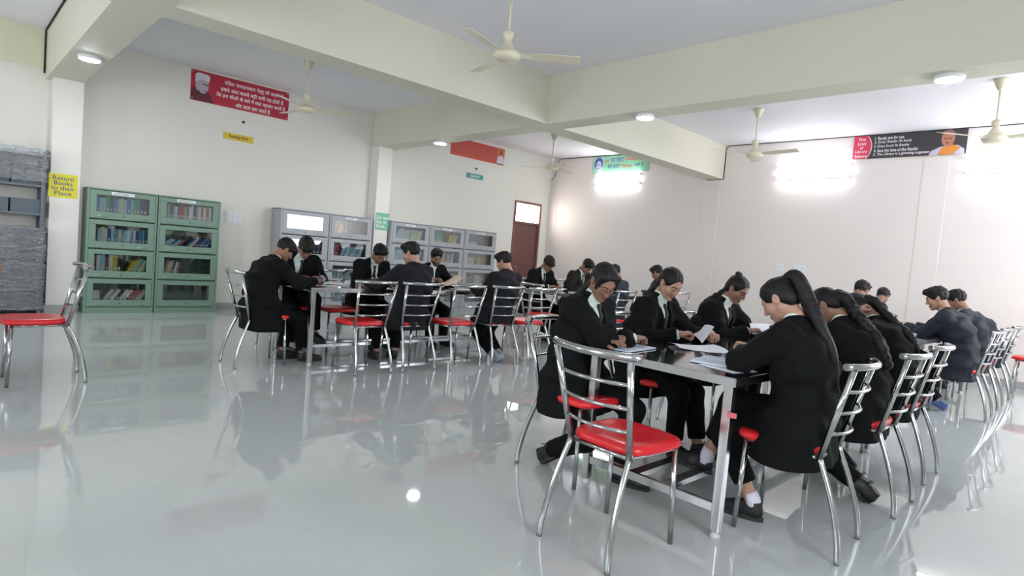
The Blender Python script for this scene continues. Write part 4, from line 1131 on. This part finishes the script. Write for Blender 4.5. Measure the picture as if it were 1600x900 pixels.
    # trousers
    def trousers(p):
        d = ell3(p, p0+V3(0, 0.02, -0.015), (0.172*w_, 0.14, 0.105))
        for s_ in sides:
            Hj, K, A, _ = leg[s_]
            e = cone(p, Hj, K, 0.094*w_, 0.076*w_); sh = A+(K-A)*(0.32 if bare_ankle else 0.12)
            e = smin(e, cone(p, K, sh, 0.076*w_, 0.064*w_), 0.03)
            e = smax(e, -((p-sh.astype(f32))@nrm(K-A).astype(f32)), 0.008)
            d = smin(d, e, 0.02)
        d = d+0.0025*np.sin(p[:, 0]*60+p[:, 2]*45)*np.sin(p[:, 1]*50)
        return d
    pts = np.array([q for s_ in sides for q in leg[s_][:3]]+[p0]); lo, hi = pts.min(0)-0.11, pts.max(0)+0.11
    lo[0] = min(lo[0], -0.2); hi[0] = max(hi[0], 0.2); lo[1] = min(lo[1], -0.18)
    v, q = surface(trousers, lo, hi, 0.0125 if near else 0.017); put('trousers', raw_mesh('trousers', v, q, [trouser_m]), root)
    # shirt and tie
    def shirt_f(p):
        d = chain(p, -0.013, 2)
        d = smin(d, cone(p, n4-T34*0.02, n4+nrm(NT-n4)*0.035*k, 0.071*w_, 0.062*w_), 0.012)
        q = p-P[1].astype(f32); w = q@Fr.astype(f32)
        d = np.maximum(d, -0.10-w)
        return d
    pts = np.array(P[1:]+[NT]); lo, hi = pts.min(0)-0.22, pts.max(0)+0.2
    v, q = surface(shirt_f, lo, hi, 0.010 if near else 0.014); put('shirt', raw_mesh('shirt', v, q, [shirt_m[shirt]]), root)
    for s_ in sides:
        S, E, W = arm[s_][:3]; dn = nrm(W-E); b = MB(); b.tube([W-dn*0.06, W-dn*0.004], [0.040*w_, 0.036*w_], 16); b.build('shirt_cuff', shirt_m[shirt], root)
    if tie and opening:
        rows = []
        for s_, wd in ((0.99, 0.020), (0.94, 0.024), (0.90, 0.014), (0.8, 0.018), (0.6, 0.024), (0.4, 0.029), (0.2, 0.032), (0.06, 0.034)):
            c = P[1]+axis*s_; a, b2 = 0.0, 0.25
            for _ in range(18):
                m_ = (a+b2)/2
                if shirt_f((c+Fr*m_)[None].astype(f32))[0] < 0: a = m_
                else: b2 = m_
            rows.append((c+Fr*(a+0.008), wd*1.15*k))
        b = MB(); vs_ = []; F = []
        for (c, wd) in rows:
            for (u, o) in ((-wd, -0.004), (-wd*0.4, 0.006), (wd*0.4, 0.006), (wd, -0.004), (0, -0.008)): vs_.append(c+R*u+Fr*o)
        for i in range(len(rows)-1):
            for j in range(5): F.append((i*5+j, i*5+(j+1) % 5, (i+1)*5+(j+1) % 5, (i+1)*5+j))
        F.append((4, 3, 2, 1, 0)); F.append(tuple((len(rows)-1)*5+j for j in range(5)))
        b.add(vs_, F, 0, True); b.fix = True; b.build('tie', tie_m, root)
    # body: one continuous figure under the clothes, head and hands included
    hh = 0.0038 if near else 0.0054
    hv, hq, hm = head_mesh(fem, hh, beard)
    V_ = [hv*k@HR.T+HC]; Q_ = [hq]; M_ = [hm]; o = len(hv)
    def core(p):
        d = chain(p, -0.045, 1)
        d = smin(d, cone(p, n4-T34*0.05, NT+HR @ V3(0, -0.012, 0.02)*k, 0.056*k if not fem else 0.05*k, 0.050*k if not fem else 0.042*k), 0.02)
        for s_ in sides:
            S, E, W = arm[s_][:3]
            d = smin(d, cone(p, P[4]-T34*0.05, S, 0.035, 0.04), 0.03)
            d = smin(d, np.minimum(cone(p, S, E, 0.038, 0.034), cone(p, E, W-nrm(W-E)*0.015, 0.033, 0.024)), 0.02)
            Hj, K, A, _ = leg[s_]
            d = smin(d, np.minimum(cone(p, Hj, K, 0.06, 0.045), cone(p, K, A-V3(0, 0, 0.02), 0.047, 0.033)), 0.02)
        return d
    pts = np.array([q for s_ in sides for q in list(arm[s_][:3])+list(leg[s_][:3])]+P+[NT, HC]); lo, hi = pts.min(0)-0.09, pts.max(0)+0.09
    lo[0] = min(lo[0], -0.2); hi[0] = max(hi[0], 0.2); lo[1] = min(lo[1], -0.16)
    v, q = surface(core, lo, hi, 0.0125 if near else 0.016)
    V_.append(v); Q_.append(q+o); M_.append(np.zeros(len(q), int)); o += len(v)
    for s_, sg in sides.items():
        S, E, W, pose, hyaw, roll = arm[s_]
        d = nrm(W-E); d = np.array(Matrix.Rotation(math.radians(hyaw), 3, 'Z')) @ d
        d = nrm(V3(d[0], d[1], d[2]*0.6))
        up = V3(0, 0, 1) if abs(d[2]) < 0.9 else V3(0, -1, 0)
        x = nrm(np.cross(d, up)); z = np.cross(x, d)
        M = np.stack([x, d, z], 1) @ np.array(Matrix.Rotation(math.radians(roll*sg), 3, 'Y'))
        v, q = hand_mesh(pose, s_, 0.0036 if near else 0.005)
        V_.append((v*k*0.97)@M.T+W); Q_.append(q+o); M_.append(np.zeros(len(q), int)); o += len(v)
    put('body', raw_mesh('body', np.concatenate(V_), np.concatenate(Q_), [skins[skin], hair_m, lip_m, beard_m], np.concatenate(M_)), root)
    # hair
    v, q = hair_cap(hair, 0.0045 if near else 0.006)
    HV = [v*k*1.015@HR.T+HC]; HQ = [q]
    if tail:
        # strands fall from a point on the head along the back of the jacket
        kind, start, ends, r0, r1 = tail
        pts = [HC+HR @ V3(*q)*k for q in start]
        def back_point(u, t):
            t = t*4; i = min(3, int(t)); c = P[i]+(P[i+1]-P[i])*(t-i); T = nrm(P[i+1]-P[i]); Bk = nrm(V3(0, -T[2], T[1])); a, b2 = 0.0, 0.4
            c = c+R*u
            for _ in range(16):
                m_ = (a+b2)/2
                if jacket((c+Bk*m_)[None].astype(f32))[0] < 0: a = m_
                else: b2 = m_
            return c+Bk*(a+0.012)
        pts += [back_point(u, t) for (u, t) in ends]
        path = np.array(smooth_path(pts, 8)); n = len(path)
        L = np.concatenate([[0], np.cumsum(np.linalg.norm(np.diff(path, axis=0), axis=1))]); Lt = L[-1]
        def F(p):
            d = None
            for i in range(n-1):
                f0, f1 = L[i]/Lt, L[i+1]/Lt
                if kind == 'braid':
                    ra = (r0+(r1-r0)*f0)*(1+0.22*math.sin(L[i]*2*math.pi/0.045)); rb = (r0+(r1-r0)*f1)*(1+0.22*math.sin(L[i+1]*2*math.pi/0.045))
                else:
                    w0 = math.sin(math.pi*min(1, f0*0.9+0.12))**0.5; w1 = math.sin(math.pi*min(1, f1*0.9+0.12))**0.5
                    ra, rb = max(0.006, r0*w0+(r1-r0)*f0*w0), max(0.006, r0*w1+(r1-r0)*f1*w1)
                e = cone(p, path[i], path[i+1], ra, rb); d = e if d is None else smin(d, e, 0.008)
            return d+0.002*np.sin(p[:, 0]*210+p[:, 1]*60)
        v, q = surface(F, path.min(0)-0.06, path.max(0)+0.06, 0.0065)
        HQ.append(q+len(HV[0])); HV.append(v)
    put('hair', raw_mesh('hair', np.concatenate(HV), np.concatenate(HQ), [hair_m]), root)
    if glasses:
        b = MB()
        for sg in (-1, 1):
            c = V3(sg*0.034, 0.108, -0.002)
            b.tube([HC+HR @ (c+V3(0.027*math.cos(t), -abs(math.cos(t))*0.004, 0.021*math.sin(t)))*k for t in np.linspace(0, 2*math.pi, 21)], 0.0016, 6)
            b.tube([HC+HR @ q*k for q in (V3(sg*0.061, 0.104, 0.004), V3(sg*0.082, 0.05, 0.006), V3(sg*0.084, -0.01, 0.008))], 0.0015, 5)
        b.tube([HC+HR @ q*k for q in (V3(-0.008, 0.108, 0.004), V3(0, 0.113, 0.007), V3(0.008, 0.108, 0.004))], 0.0015, 5)
        b.build('spectacles', gold, root)
    up_m, so_m, la_m = SHOES[shoes]
    for s_, sg in sides.items():
        A, toe = leg[s_][2], leg[s_][3]
        so = put('shoe', up_m, root); so.location = (A[0], A[1]-0.015, A[2]-0.085); so.rotation_euler = (0, 0, math.radians(-8*sg))
        tilt = math.radians(toe); so.rotation_euler = (tilt, 0, math.radians(-8*sg))
        put('sole', so_m, so); put('lace', la_m, so)
        if socks:
            b = MB(); K = leg[s_][1]; d = nrm(K-A); b.tube([A-V3(0, 0, 0.03), A+d*0.03, A+d*0.062], [0.040, 0.039, 0.037], 16); b.build('sock', sock_m, root)
    return root

TZ = 0.79
# --- near table, girls
person('student in glasses and black blazer leaning over the open notebook at the near table', (-2.30, 2.82), 2, (-2.17, 2.86, 1.15), pitch=42, yaw=-22, fem=True, hair='loose', skin='mid', near=True, glasses=True,
       hands={'L': ((-2.05, 2.80, TZ+0.035), 'flat', 35), 'R': ((-1.98, 2.96, TZ+0.06), 'rest', 30)}, elbows={'R': V3(0.9, -0.1, -0.4)}, feet={'R': (0.06, -0.10, 0.0, 35), 'L': (-0.08, 0.32, 0.0)}, jacket_drop=0.2,
       tail=('pony', ((0, -0.09, -0.02), (0, -0.085, -0.085)), ((0.02, 0.82), (0.03, 0.6)), 0.03, 0.012))
person('student in black blazer holding white pages between both hands at the near table', (-2.40, 3.72), 0, (-2.25, 3.74, 1.14), pitch=36, yaw=-14, fem=True, hair='back', skin='fair', near=True, shirt='mint',
       hands={'R': ((-2.07, 3.62, TZ+0.05), 'grip', 28), 'L': ((-1.98, 3.90, TZ+0.05), 'grip', -32)}, feet={'R': (0.09, 0.36, 0.0), 'L': (-0.07, 0.45, 0.0)}, jacket_drop=0.2,
       tail=('braid', ((0, -0.09, -0.02), (0, -0.085, -0.085)), ((0.0, 0.82), (0.0, 0.55)), 0.026, 0.014))
person('student in black blazer with a hair bun reading a slip at the near table', (-2.40, 4.62), 0, (-2.20, 4.68, 1.10), pitch=34, yaw=-6, fem=True, hair='bun', skin='mid', near=True, shirt='white',
       hands={'R': ((-2.03, 4.60, TZ+0.05), 'grip', 25), 'L': ((-1.95, 4.86, TZ+0.05), 'grip', -30)}, jacket_drop=0.2, tail=('braid', ((0, -0.088, -0.02), (0, -0.082, -0.085)), ((0.02, 0.84), (0.03, 0.66)), 0.024, 0.014))
person('student with a long high ponytail bent over the near table corner, seen from her side', (-1.07, 3.15), 180, (-1.24, 3.12, 1.10), pitch=40, yaw=0, fem=True, hair='high', skin='fair', near=True,
       hands={'L': ((-1.40, 3.14, TZ+0.07), 'fist', 30), 'R': ((-1.46, 3.36, TZ+0.08), 'fist', 10)}, elbows={'L': V3(-0.7, 0.5, -0.6)}, feet={'L': (-0.03, 0.18, 0.0), 'R': (0.02, 0.50, 0.14)}, socks=True, bare_ankle=True, jacket_drop=0.2,
       tail=('pony', ((0, -0.115, 0.075), (0, -0.15, 0.03)), ((0.0, 0.92), (0.0, 0.62), (0.01, 0.30)), 0.046, 0.018))
person('student with a thick braid bending low in the middle of the near table side', (-1.06, 4.04), 180, (-1.31, 4.02, 1.10), pitch=48, yaw=0, fem=True, hair='back', skin='mid', near=True,
       hands={'L': ((-1.52, 3.92, TZ+0.045), 'rest'), 'R': ((-1.56, 4.15, TZ+0.045), 'pen')}, feet={'L': (-0.06, -0.08, 0.0, 40), 'R': (0.08, 0.0, 0.0, 40)}, jacket_drop=0.2,
       tail=('braid', ((0, -0.095, 0.0), (0, -0.125, -0.05)), ((-0.02, 0.90), (-0.03, 0.65), (-0.03, 0.42)), 0.036, 0.03))
person('student propping her head with a hand in her hair at the near table', (-1.08, 4.89), 180, (-1.37, 4.86, 1.05), pitch=52, yaw=8, fem=True, hair='back', skin='mid', near=True,
       hands={'L': ((-1.32, 4.72, 1.09), 'grip', 30, 20), 'R': ((-1.62, 4.98, TZ+0.045), 'pen')}, elbows={'L': V3(-0.6, 0.5, -0.7)}, jacket_drop=0.2,
       tail=('braid', ((0, -0.095, 0.0), (0, -0.125, -0.05)), ((0.0, 0.90), (0.0, 0.65), (0.0, 0.45)), 0.032, 0.02))
# --- left table
person('student in profile bending over the left table end to write', (-5.90, 2.30), 90, (-5.98, 2.56, 1.145), pitch=38, yaw=0, hair='fringe', skin='mid', tie=False, opening=False,
       hands={'R': ((-5.80, 2.83, TZ+0.05), 'pen', 15), 'L': ((-6.02, 2.84, TZ+0.04), 'flat', -20)}, feet={'R': (0.05, 0.45, 0.0), 'L': (-0.12, 0.30, 0.0)}, jacket_drop=0.22)
person('student facing forward with head down before the glare-lit grey cabinet', (-6.68, 2.92), 0, (-6.42, 2.98, 1.175), pitch=48, yaw=-8, hair='fringe', skin='mid', shirt='mint',
       hands={'R': ((-6.32, 2.84, TZ+0.045), 'flat', 40), 'L': ((-6.32, 3.14, TZ+0.045), 'rest', -40)}, feet={'R': (0.05, 0.30, 0.0), 'L': (-0.1, 0.52, 0.14, 0)})
person('student with a cap of dark hair writing with both hands beside the green-signed pillar', (-6.70, 3.92), 0, (-6.42, 3.92, 1.155), pitch=44, yaw=0, hair='short', skin='mid', shirt='mint',
       hands={'R': ((-6.30, 3.80, TZ+0.05), 'pen', 35), 'L': ((-6.27, 3.96, TZ+0.045), 'grip', -35)})
person('student in charcoal blazer seen from behind at the middle of the left table', (-5.27, 3.62), 178, (-5.42, 3.70, 1.215), pitch=18, yaw=28, hair='short', skin='fair', suit='grey', shirt='white', opening=False,
       hands={'L': ((-5.72, 3.35, TZ+0.05), 'rest', 10), 'R': ((-5.74, 3.80, TZ+0.05), 'rest')}, jacket_drop=0.16)
person('bearded student reading a newspaper at the left table', (-6.70, 4.80), 0, (-6.47, 4.83, 1.165), pitch=26, yaw=-20, hair='short', skin='mid', beard=True, suit='black', shirt='white', tie=False,
       hands={'R': ((-6.20, 4.62, TZ+0.09), 'grip', 20), 'L': ((-6.20, 4.98, TZ+0.07), 'grip', -45)})
person('student in charcoal blazer seen from behind in front of the brown door', (-5.16, 4.76), 178, (-5.28, 4.95, 1.225), pitch=22, yaw=20, hair='short', skin='fair', suit='grey', shirt='white', opening=False, shoes='grey',
       hands={'L': ((-5.58, 4.74, TZ+0.05), 'rest'), 'R': ((-5.60, 4.98, TZ+0.05), 'rest')}, elbows={'L': V3(-0.25, -0.5, -0.9), 'R': V3(0.25, -0.5, -0.9)}, feet={'L': (0.02, -0.03, 0.0, 48), 'R': (0.10, -0.02, 0.0, 48)}, jacket_drop=0.1)
# --- table before the door
person('student with head bowed and black tie beside the brown door', (-6.58, 6.88), 0, (-6.33, 6.90, 1.19), pitch=42, yaw=-4, hair='fringe', skin='mid', shirt='white',
       hands={'R': ((-6.16, 6.78, TZ+0.05), 'grip', 30), 'L': ((-6.14, 7.02, TZ+0.05), 'grip', -35)})
person('student in dark brown blazer mostly hidden behind the one with glasses', (-6.58, 7.85), 0, (-6.32, 7.85, 1.19), pitch=50, hair='short', skin='mid', suit='brown')
person('student in navy blazer seen from behind, beside the one with glasses', (-5.08, 6.92), 180, (-5.25, 7.15, 1.19), pitch=30, hair='short', skin='mid', suit='navy', opening=False)
person('student in navy blazer behind the page-holding student', (-5.08, 8.42), 180, (-5.28, 8.34, 1.19), pitch=30, hair='short', skin='mid', suit='navy', opening=False)
person('student at the frame edge whose hand reaches in before the wrapped rack', (-6.74, -0.12), 8, (-6.60, -0.12, 1.19), pitch=30, hair='short', skin='mid',
       hands={'L': ((-6.40, 0.33, TZ+0.06), 'rest', -10), 'R': ((-6.25, -0.2, TZ+0.05), 'rest')})
# --- far right table
person('student in navy blazer in profile beside the chair backs by the back wall', (-1.16, 7.81), 180, (-1.42, 7.72, 1.20), pitch=24, yaw=8, hair='short', skin='fair', suit='navy', shirt='white', opening=False, shoes='blue',
       hands={'L': ((-1.68, 7.72, TZ+0.08), 'rest'), 'R': ((-1.66, 7.98, TZ+0.08), 'rest')}, feet={'L': (-0.08, 0.12, 0.0, 25), 'R': (0.10, 0.25, 0.0)}, jacket_drop=0.2)
person('student in navy blazer right behind the profile student by the back wall', (-1.18, 8.75), 180, (-1.40, 8.62, 1.20), pitch=26, hair='short', skin='mid', suit='navy', opening=False)
person('student bending low past the two navy-clad ones by the back wall', (-1.18, 9.68), 180, (-1.62, 9.45, 1.12), pitch=45, hair='fringe', skin='mid', suit='navy', opening=False)
person('short-haired student whose head shows above the hand-in-hair student', (-2.60, 8.45), 42, (-2.38, 8.56, 1.21), pitch=30, yaw=40, hair='short', skin='mid')
person('student whose dark head shows furthest back above the near table', (-2.60, 9.45), 42, (-2.38, 9.55, 1.15), pitch=38, yaw=45, hair='short', skin='mid')
# ------------------------------------------------------------------ books, sheets and pens on the tables
page_m = mat('pale_blue_page', 'cdd6e6', 0.6); page_w = mat('white_page', 'e9ebf2', 0.6); rule_m = mat('page_print', '8f97a8', 0.6)
cover_k = mat('dark_cover', '1e2024', 0.4); news_m = mat('newsprint', 'cfb9a6', 0.8)
pen_b = mat('blue_pen', '2c4b8f', 0.35); pen_w = mat('white_pen', 'e6e6e4', 0.35)
def open_book(name, label, x, y, rz, w=0.17, h=0.24, th=0.008, pm=None, tilt=0.0, z=TZ, lines=True):
    pm = pm or page_m
    t = thing(name, label, 'book', (x, y, z+0.0015), math.radians(rz)); t.rotation_euler = (math.radians(tilt), 0, math.radians(rz))
    b = MB(); b.box((-w-0.004, -h/2-0.004, 0), (w+0.004, h/2+0.004, 0.002), 0, 0.0008); b.build('cover', cover_k, t)
    for s_ in (-1, 1):
        n = 8; P = []
        for i in range(n+1):
            u = i/n; zt = 0.002+th*(1-0.25*u)*min(1, u*5+0.25)
            for yy in (-h/2, h/2): P += [(s_*w*u, yy, 0.002), (s_*w*u, yy, zt)]
        F = []
        for i in range(n):
            o = i*4; F += [(o, o+4, o+5, o+1), (o+2, o+3, o+7, o+6), (o+1, o+5, o+7, o+3), (o, o+2, o+6, o+4)]
        F += [(0, 1, 3, 2), (n*4, n*4+2, n*4+3, n*4+1)]
        b = MB(); b.add(P, F); b.fix = True; pg = b.build('page_block', pm, t)
        if lines:
            b = MB()
            for k in range(9):
                yy = h/2-0.03-k*0.021; b.box((min(s_*w*0.2, s_*w*0.9), yy, 0.0018+th*0.99), (max(s_*w*0.2, s_*w*0.9), yy+0.003, 0.0022+th*0.99))
            b.build('print', rule_m, pg)
    return t
def sheet(name, label, corners, m, curl=0.01, z=TZ, cat='paper'):
    """a loose sheet, bilinear between four corners given as (x, y, height above the table)"""
    n = 8; P = []
    for i in range(n+1):
        for j in range(n+1):
            u, v = i/n, j/n
            p = (1-u)*(1-v)*V3(*corners[0])+u*(1-v)*V3(*corners[1])+u*v*V3(*corners[2])+(1-u)*v*V3(*corners[3])
            p = p+V3(0, 0, z+0.0015+curl*4*u*(1-u)*0.4+curl*(2*v-1)**2*0.5); P.append(p)
    m_ = len(P); Q = P+[p+V3(0, 0, 0.0006) for p in P]; F = []
    for i in range(n):
        for j in range(n):
            a = i*(n+1)+j; F += [(a, a+1, a+n+2, a+n+1), (m_+a, m_+a+n+1, m_+a+n+2, m_+a+1)]
    b = MB(); b.add(Q, F, 0, True); o = b.build(name, m)
    return tag(o, label, cat)
def pen(label, p, d, m=pen_b):
    t = thing('pen', label, 'pen', p); d = nrm(V3(*d))
    b = MB(); b.tube([d*0.012, d*0.14], 0.0045, 8); b.build('barrel', m, t)
    b = MB(); b.tube([V3(0, 0, 0), d*0.012], [0.001, 0.0042], 8); b.build('tip', cover_k, t)
    b = MB(); b.tube([d*0.105+V3(0, 0.0, 0.005), d*0.14+V3(0, 0.0, 0.005)], 0.0015, 5); b.build('clip', cover_k, t)

open_book('notebook', 'open pale blue notebook under the hand of the student in glasses', -2.03, 2.93, 96, 0.165, 0.25)
pen('black pen lying at the edge of the pale blue notebook', (-1.83, 3.02, TZ+0.006), (-0.35, 0.9, 0.0), cover_k)
sheet('paper_sheet', 'loose white sheet with a curled corner in front of the page-holding student', [(-2.02, 3.40, 0.0), (-1.86, 3.27, 0.0), (-1.62, 3.45, 0.0), (-1.86, 3.70, 0.0)], page_w, 0.02)
sheet('folded_pages', 'white folded pages held upright by the student at the near table', [(-2.10, 3.86, 0.03), (-1.90, 3.62, 0.01), (-1.88, 3.72, 0.12), (-2.08, 3.98, 0.10)], page_w, 0.01)
sheet('paper_slip', 'white slip held by the student with the hair bun', [(-2.02, 4.64, 0.02), (-1.94, 4.84, 0.02), (-1.99, 4.88, 0.10), (-2.07, 4.68, 0.10)], page_w, 0.005)
open_book('notebook', 'thick pale blue notebook beside the elbow of the long-ponytailed student', -1.50, 3.06, 100, 0.145, 0.21, 0.013)
sheet('paper_sheet', 'white sheet under the thick notebook at the near table corner', [(-1.52, 2.86, 0), (-1.30, 2.82, 0), (-1.27, 3.02, 0), (-1.49, 3.06, 0)], page_w, 0.0)
open_book('book', 'open book before the braided student at the near table', -1.62, 4.02, 90, 0.15, 0.22, pm=page_w)
open_book('book', 'open book before the student with a hand in her hair', -1.62, 4.86, 88, 0.15, 0.22, pm=page_w)
# left table
open_book('book', 'open book between the two writing students at the left table end', -6.12, 3.18, 60, 0.15, 0.22, 0.012, page_w)
sheet('paper_sheet', 'white sheet under the hand of the profile student', [(-6.05, 2.76, 0), (-5.78, 2.74, 0), (-5.80, 2.98, 0), (-6.07, 3.0, 0)], page_w, 0.004)
open_book('book', 'open notebook of the student facing forward at the left table end', -6.24, 2.98, 90, 0.13, 0.19, 0.006, page_w)
sheet('paper_sheet', 'white sheet hanging over the edge of the left table beside an empty chair', [(-5.80, 3.36, 0.0), (-5.60, 3.34, 0.0), (-5.57, 3.62, 0.0), (-5.79, 3.64, 0.0)], page_w, 0.004)
sheet('paper_sheet', 'white sheet under the writing hands of the student by the pillar', [(-6.36, 3.74, 0), (-6.10, 3.74, 0), (-6.10, 4.06, 0), (-6.36, 4.06, 0)], page_w, 0.004)
pen('white pen held by the student writing with both hands', (-6.245, 3.845, TZ+0.006), (-0.25, -0.25, 0.8), pen_w)
pen('blue pen held by the profile student', (-5.805, 2.905, TZ+0.006), (0.1, -0.35, 0.8))
sheet('newspaper', 'tan newspaper spread in the hands of the bearded student', [(-6.22, 4.66, 0.0), (-6.02, 4.68, 0.0), (-6.06, 4.98, 0.10), (-6.24, 4.98, 0.12)], news_m, 0.05, cat='newspaper')
sheet('paper_sheet', 'white sheet on the left table before the grey-shoed student', [(-5.95, 4.66, 0), (-5.74, 4.64, 0), (-5.72, 4.94, 0), (-5.93, 4.96, 0)], page_w, 0.004)
open_book('book', 'open book on the left table beside the newspaper', -5.98, 5.0-0.55+0.75, 85, 0.13, 0.2, 0.01, page_w)
# other tables
sheet('paper_sheet', 'white sheet held by the student beside the brown door', [(-6.2, 6.78, 0.0), (-5.98, 6.78, 0.0), (-5.98, 7.0, 0.03), (-6.2, 7.0, 0.03)], page_w, 0.008)
open_book('book', 'open book on the far table before the navy-clad student', -5.68, 6.92, 90, 0.13, 0.2, 0.01, page_w)
open_book('book', 'open book before the navy-suited profile student', -1.62, 7.55, 80, 0.14, 0.21, 0.012, page_w)
sheet('paper_sheet', 'white sheet on the table by the back wall', [(-1.70, 8.30, 0), (-1.46, 8.30, 0), (-1.46, 8.62, 0), (-1.70, 8.62, 0)], page_w, 0.004)
